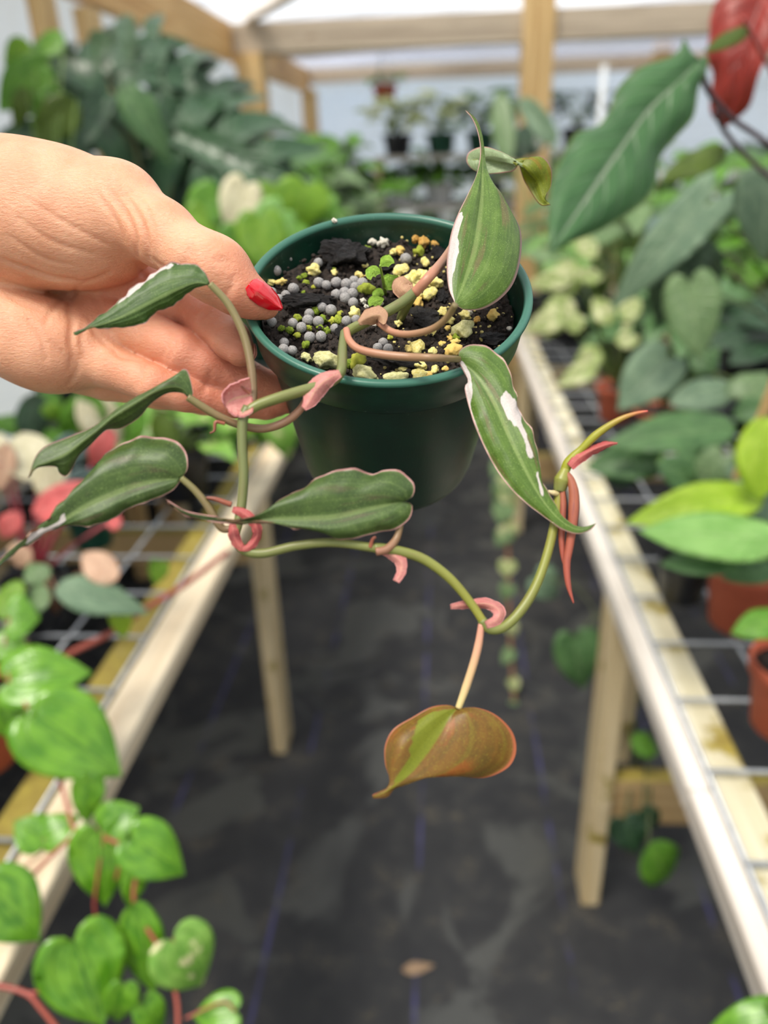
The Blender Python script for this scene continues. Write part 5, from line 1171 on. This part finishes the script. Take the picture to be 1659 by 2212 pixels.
traced('broad_leaf_plant', 'broad flat mid-green leaves along the right bench', soil_top(pt3, .09), [
    ((1590, 925), (1310, 945), 110, 1.25, 'lance', LF_MIDG, .8), ((1440, 1000), (1275, 985), 100, 1.3, 'lance', LF_MIDG, .8), ((1460, 975), (1600, 1020), 100, 1.22, 'oval', LF_MIDG, .7), ((1420, 1000), (1560, 1060), 80, 1.2, 'oval', LF_MIDG, .7), ((1300, 1010), (1380, 1040), 60, 1.32, 'oval', LF_DEEP, .6), ((1560, 985), (1500, 1050), 80, 1.2, 'heart', LF_DUSTY, .4), ((1590, 1000), (1660, 1060), 80, 1.15, 'heart', LF_GREY, .4)], ST_GREEN, .003)
pt4 = onz(1600, 1345, ZB); bpot(pt4, .068, .115, P_TERRA, 'large terracotta pot of the mint-leaved plant')
traced('mint_leaf_plant', 'lime and mint arrow leaves over the large terracotta pot', soil_top(pt4, .115), [
    ((1650, 1075), (1360, 1105), 105, 1.0, 'lance', LF_YEL, .7), ((1700, 1165), (1380, 1140), 130, .96, 'lance', LF_MINT, .6), ((1620, 1195), (1425, 1215), 90, .98, 'lance', LF_MIDG, .6), ((1655, 900), (1640, 1075), 110, .95, 'oval', LF_YEL, .1),
    ((1690, 1110), (1600, 1040), 100, 1.02, 'oval', LF_GREY, .4), ((1700, 1330), (1580, 1365), 80, .92, 'lance', LF_FRESH, .6), ((1680, 1230), (1560, 1245), 60, 1.0, 'lance', LF_MIDG, .6)], ST_GREEN, .0035)
bpot(onz(1470, 1290, ZB), .045, .075, P_BLACK, 'small black pot beside the large terracotta pot')
pt5 = onz(1700, 1570, ZB); bpot(pt5, .062, .105, P_TERRA, 'near terracotta pot cut by the right frame edge')
tag(beam('wooden_stake', at(1592, 1035, 1.1), at(1690, 790, 1.0), .012, .012, W_POST, None, .001), 'thin wooden stake leaning among the mint leaves', 'stake')
fl = onz(1700, 2330, ZB)
traced('near_leaf_plant', 'single glossy leaf poking in at the bottom right corner', fl, [((1700, 2200), (1532, 2215), 95, .66, 'heart', LF_GLOSS, .6), ((1660, 2160), (1690, 2200), 40, .66, 'heart', LF_FRESH, .4)], ST_GREEN, .002)
bench_r = [(.72, 2.35, LF_MIDG, 'heart', 'mid-green heart-leaved plant behind the pale plant', P_GREEN), (.98, 2.0, LF_DEEP, 'oval', 'dark plant behind the velvety hearts', P_BLACK), (.60, 2.65, LF_DUSTY, 'lance', 'dusty narrow-leaved plant along the right rail', P_BLACK),
           (1.0, 2.6, LF_FRESH, 'heart', 'fresh green plant seen past the red-backed leaf', P_TERRA), (.62, 3.2, LF_MINT, 'lance', 'minty plant deep on the right bench', P_GREEN), (1.05, 3.15, LF_FRESH, 'oval', 'sunlit green plant deep on the right bench', P_BLACK),
           (.55, 3.75, LF_DUSTY, 'oval', 'dusty oval-leaved plant far down the right rail', P_GREEN), (1.02, 3.8, LF_MIDG, 'lance', 'tall mid-green plant far down the right bench', P_TERRA), (.75, 4.3, LF_FRESH, 'heart', 'green plant at the far end of the right bench', P_BLACK)]
for i, (x, y, m, sh, lb, pm_) in enumerate(bench_r):
    hp = .13 + .02 * (i % 3); bpot((x, y, ZB), .085, hp, pm_, 'pot holding the ' + lb)
    bush(soil_top((x, y, ZB), hp), lb, m, sh, 26, .24, .40 + .10 * (i % 3) if y > 2.4 else .24, .15, .09)
# two tall blades standing by the amber post
tb = np.array([.42, 3.4, ZB]); bpot(tb, .08, .14, P_BLACK, 'black pot of the tall blade plant')
traced('tall_blade_plant', 'tall plant with upright paddle leaves before the amber post', soil_top(tb, .14), [((1095, 345), (1078, 190), 52, 3.4, 'strap', LF_DUSTY, 0), ((1200, 310), (1120, 205), 46, 3.3, 'strap', LF_GREY, .1), ((1150, 340), (1165, 215), 50, 3.6, 'strap', LF_DEEP, 0), ((1120, 350), (1140, 250), 46, 3.5, 'strap', LF_DEEP, 0)], ST_GREEN, .006)
_pt = at(1306, 140, 3.05)
tag(tube('plastic_pipe', [_pt * [1, 1, 0] + [0, 0, ZB], _pt], .013, P_WHITE, None, 2, 12), 'white plastic pipe behind the large green leaf', 'pipe')

# ------------------------------------------------------------------ under the right bench and in the aisle
ub = thing('shaded_vine', (.50, 1.55, 0), 'dark heart-leaved vine growing under the right bench', 'plant'); ls = []
for s in [((1240, 1375), (1262, 1500), 100, 1.75, 'heart', LF_MIDG, .2), ((1290, 1370), (1260, 1440), 60, 1.75, 'heart', LF_MIDG, .2), ((1160, 1245), (1215, 1290), 80, 2.2, 'heart', LF_GREY, .4), ((1400, 1825), (1470, 1925), 105, 1.45, 'oval', LF_FRESH, .4),
          ((1350, 1770), (1375, 1850), 85, 1.5, 'heart', LF_DEEP, .3), ((1360, 1600), (1430, 1620), 56, 1.5, 'oval', LF_FRESH, .5), ((1390, 1740), (1420, 1800), 50, 1.5, 'oval', LF_DEEP, .3)]: ls.append(L(ub, *s))
for q in ls: b_ = np.array(q.matrix_basis.translation); tube('stem', [(.50, 1.55, .0), ((.50 + b_[0]) / 2, (1.55 + b_[1]) / 2, b_[2] + .03), b_], .0022, ST_DARK, ub, 10, 6)
hv = thing('string_vine', at(1085, 1040, 2.3), 'thin hanging string of small yellow-green leaves in the aisle', 'plant')
SV = [(1075, 1000, 2.30), (1090, 1100, 2.3), (1098, 1200, 2.3), (1100, 1320, 2.3), (1105, 1430, 2.3), (1112, 1535, 2.3)]
tube('stem', [at(*q) for q in SV], .006, ST_BROWN, hv, 30, 6)
for i, (x, y, w) in enumerate([(1075, 1060, 46), (1110, 1075, 40), (1085, 1105, 52), (1100, 1150, 44), (1080, 1160, 40), (1085, 1228, 40), (1095, 1278, 36), (1108, 1362, 30), (1092, 1420, 30), (1108, 1482, 28), (1115, 1530, 20), (1120, 1040, 46), (1070, 1010, 44)]):
    L(hv, (1088 + (y - 1000) * .04, y - 14), (x + (8 if i % 2 else -8), y + w * .5), w, 2.29, 'heart', LF_PALEV if i % 2 else LF_DUSTY, .2)
dl = thing('fallen_leaf', onz(900, 2085, .004), 'curled dry brown leaf lying on the black floor mat', 'leaf')
LF_DRY = G('leaf_dry', (120, 96, 76), (158, 132, 106), (110, 86, 66), trans=.1, rough=.7)
bleaf(dl, onz(868, 2095, .006), onz(938, 2082, .006), .026, 'lance', LF_DRY, UP, 2)

# ------------------------------------------------------------------ far end
stand = thing('plant_stand', (.25, 5.6, 0), 'timber plant stand with shelves at the far end', 'shelf')
W_SH = mat_wood('shelf_wood', lin(150, 146, 138), lin(186, 182, 174), 0)
for z in (.75, 1.16, 1.46): box('shelf', -.45, 1.15, 5.35, 5.85, z, z + .03, W_SH, stand)
for x in (-.45, 1.10):
    for y in (5.35, 5.80): box('leg', x, x + .05, y, y + .05, 0, .749, W_LEG, stand)
    for y in (5.35, 5.80): box('upright', x, x + .05, y, y + .05, .781, 1.159, W_LEG, stand); box('upright', x, x + .05, y, y + .05, 1.191, 1.459, W_LEG, stand)
for i, (x, z, pm_, m, sh, lb) in enumerate([(-.30, 1.49, P_BLACK, LF_PALEV, 'lance', 'yellowish plant at the end of the top shelf'), (-.02, 1.49, P_GREEN, LF_PALEV, 'lance', 'feathery plant in the first dark green shelf pot'), (.24, 1.49, P_GREEN, LF_MIDG, 'oval', 'plant in the second dark green shelf pot'),
                                    (.52, 1.49, P_GREEN, LF_FRESH, 'lance', 'plant in the third dark green shelf pot'), (.85, 1.49, P_BLACK, LF_DEEP, 'oval', 'dark plant at the right of the top shelf'),
                                    (-.28, 1.19, P_WHITE, LF_MIDG, 'heart', 'plant in a white pot on the middle shelf'), (-.02, 1.19, P_WHITE, LF_FRESH, 'oval', 'second white-potted plant on the middle shelf'), (.3, 1.19, P_BLACK, LF_MIDG, 'lance', 'black-potted plant on the middle shelf'), (.7, 1.19, P_GREEN, LF_DUSTY, 'heart', 'green-potted plant on the middle shelf'),
                                    (-.25, .78, P_BLACK, LF_FRESH, 'heart', 'plant on the bottom shelf of the far stand'), (.2, .78, P_BLACK, LF_DEEP, 'oval', 'dark plant on the bottom shelf of the far stand')]):
    bpot((x, 5.55, z), .10, .13, pm_, 'pot of the ' + lb)
    bush((x, 5.55, z + .115), lb, m, sh, 24, .17, .13 if z < 1.3 else .24, .12 if z < 1.3 else .18, .07)
for i, (x, y, m, sh, hh, lb) in enumerate([(-.52, 4.95, LF_FRESH, 'lance', 1.15, 'tall green plant standing at the aisle end'), (-.05, 6.65, LF_MIDG, 'lance', 1.2, 'large leafy plant behind the far stand'), (-.80, 7.05, LF_DUSTY, 'oval', 1.15, 'dusty plant in the far left corner'), (-.74, 5.9, LF_MIDG, 'heart', 1.15, 'bushy plant right of the corner post'),
                                       (1.6, 5.3, LF_FRESH, 'lance', 1.0, 'tall green plant right of the far stand'), (1.72, 4.2, LF_MIDG, 'oval', 1.0, 'bushy plant beyond the right bench'), (2.15, 6.2, LF_DEEP, 'lance', 1.1, 'dark tall plant near the far amber post'), (1.72, 3.1, LF_FRESH, 'heart', 1.0, 'sunlit floor plant to the right of the bench'),
                                       (1.38, 6.95, LF_DUSTY, 'lance', 1.2, 'plant against the far end film'), (.72, 7.3, LF_PALEV, 'lance', 1.2, 'yellowish plant against the far end film'), (1.75, 2.1, LF_MIDG, 'heart', .9, 'floor plant beside the right frame edge')]):
    bpot((x, y, 0), .17, .32, P_BLACK, 'large black floor pot of the ' + lb)
    bush((x, y, .28), lb, m, sh, 64, .32, hh * 1.15, .24, .12, ST_DARK)
hb_ = on_y(832, 226, 6.0)
hp = thing('hanging_basket', hb_, 'small terracotta hanging pot near the far wall', 'hanging pot')
mw = Matrix.Translation(hb_) @ Matrix.Diagonal((.085, .085, .12, 1))
for nm, me in zip(('pot_body', 'rim', 'soil'), _pp['terracotta']): linked(nm, me, hp, mw)
for k in range(3):
    a = k * 2.1; tube('hanger_wire', [hb_ + np.array([.08 * math.cos(a), .08 * math.sin(a), .115]), hb_ + np.array([0, 0, roof_z(hb_[0], 6.0) - hb_[2] - .002])], .003, GALV, hp, 2, 5)
bush(hb_ + UP * .105, 'bright green plant in the hanging terracotta pot', LF_FRESH, 'lance', 22, .13, .08, .09, .035)
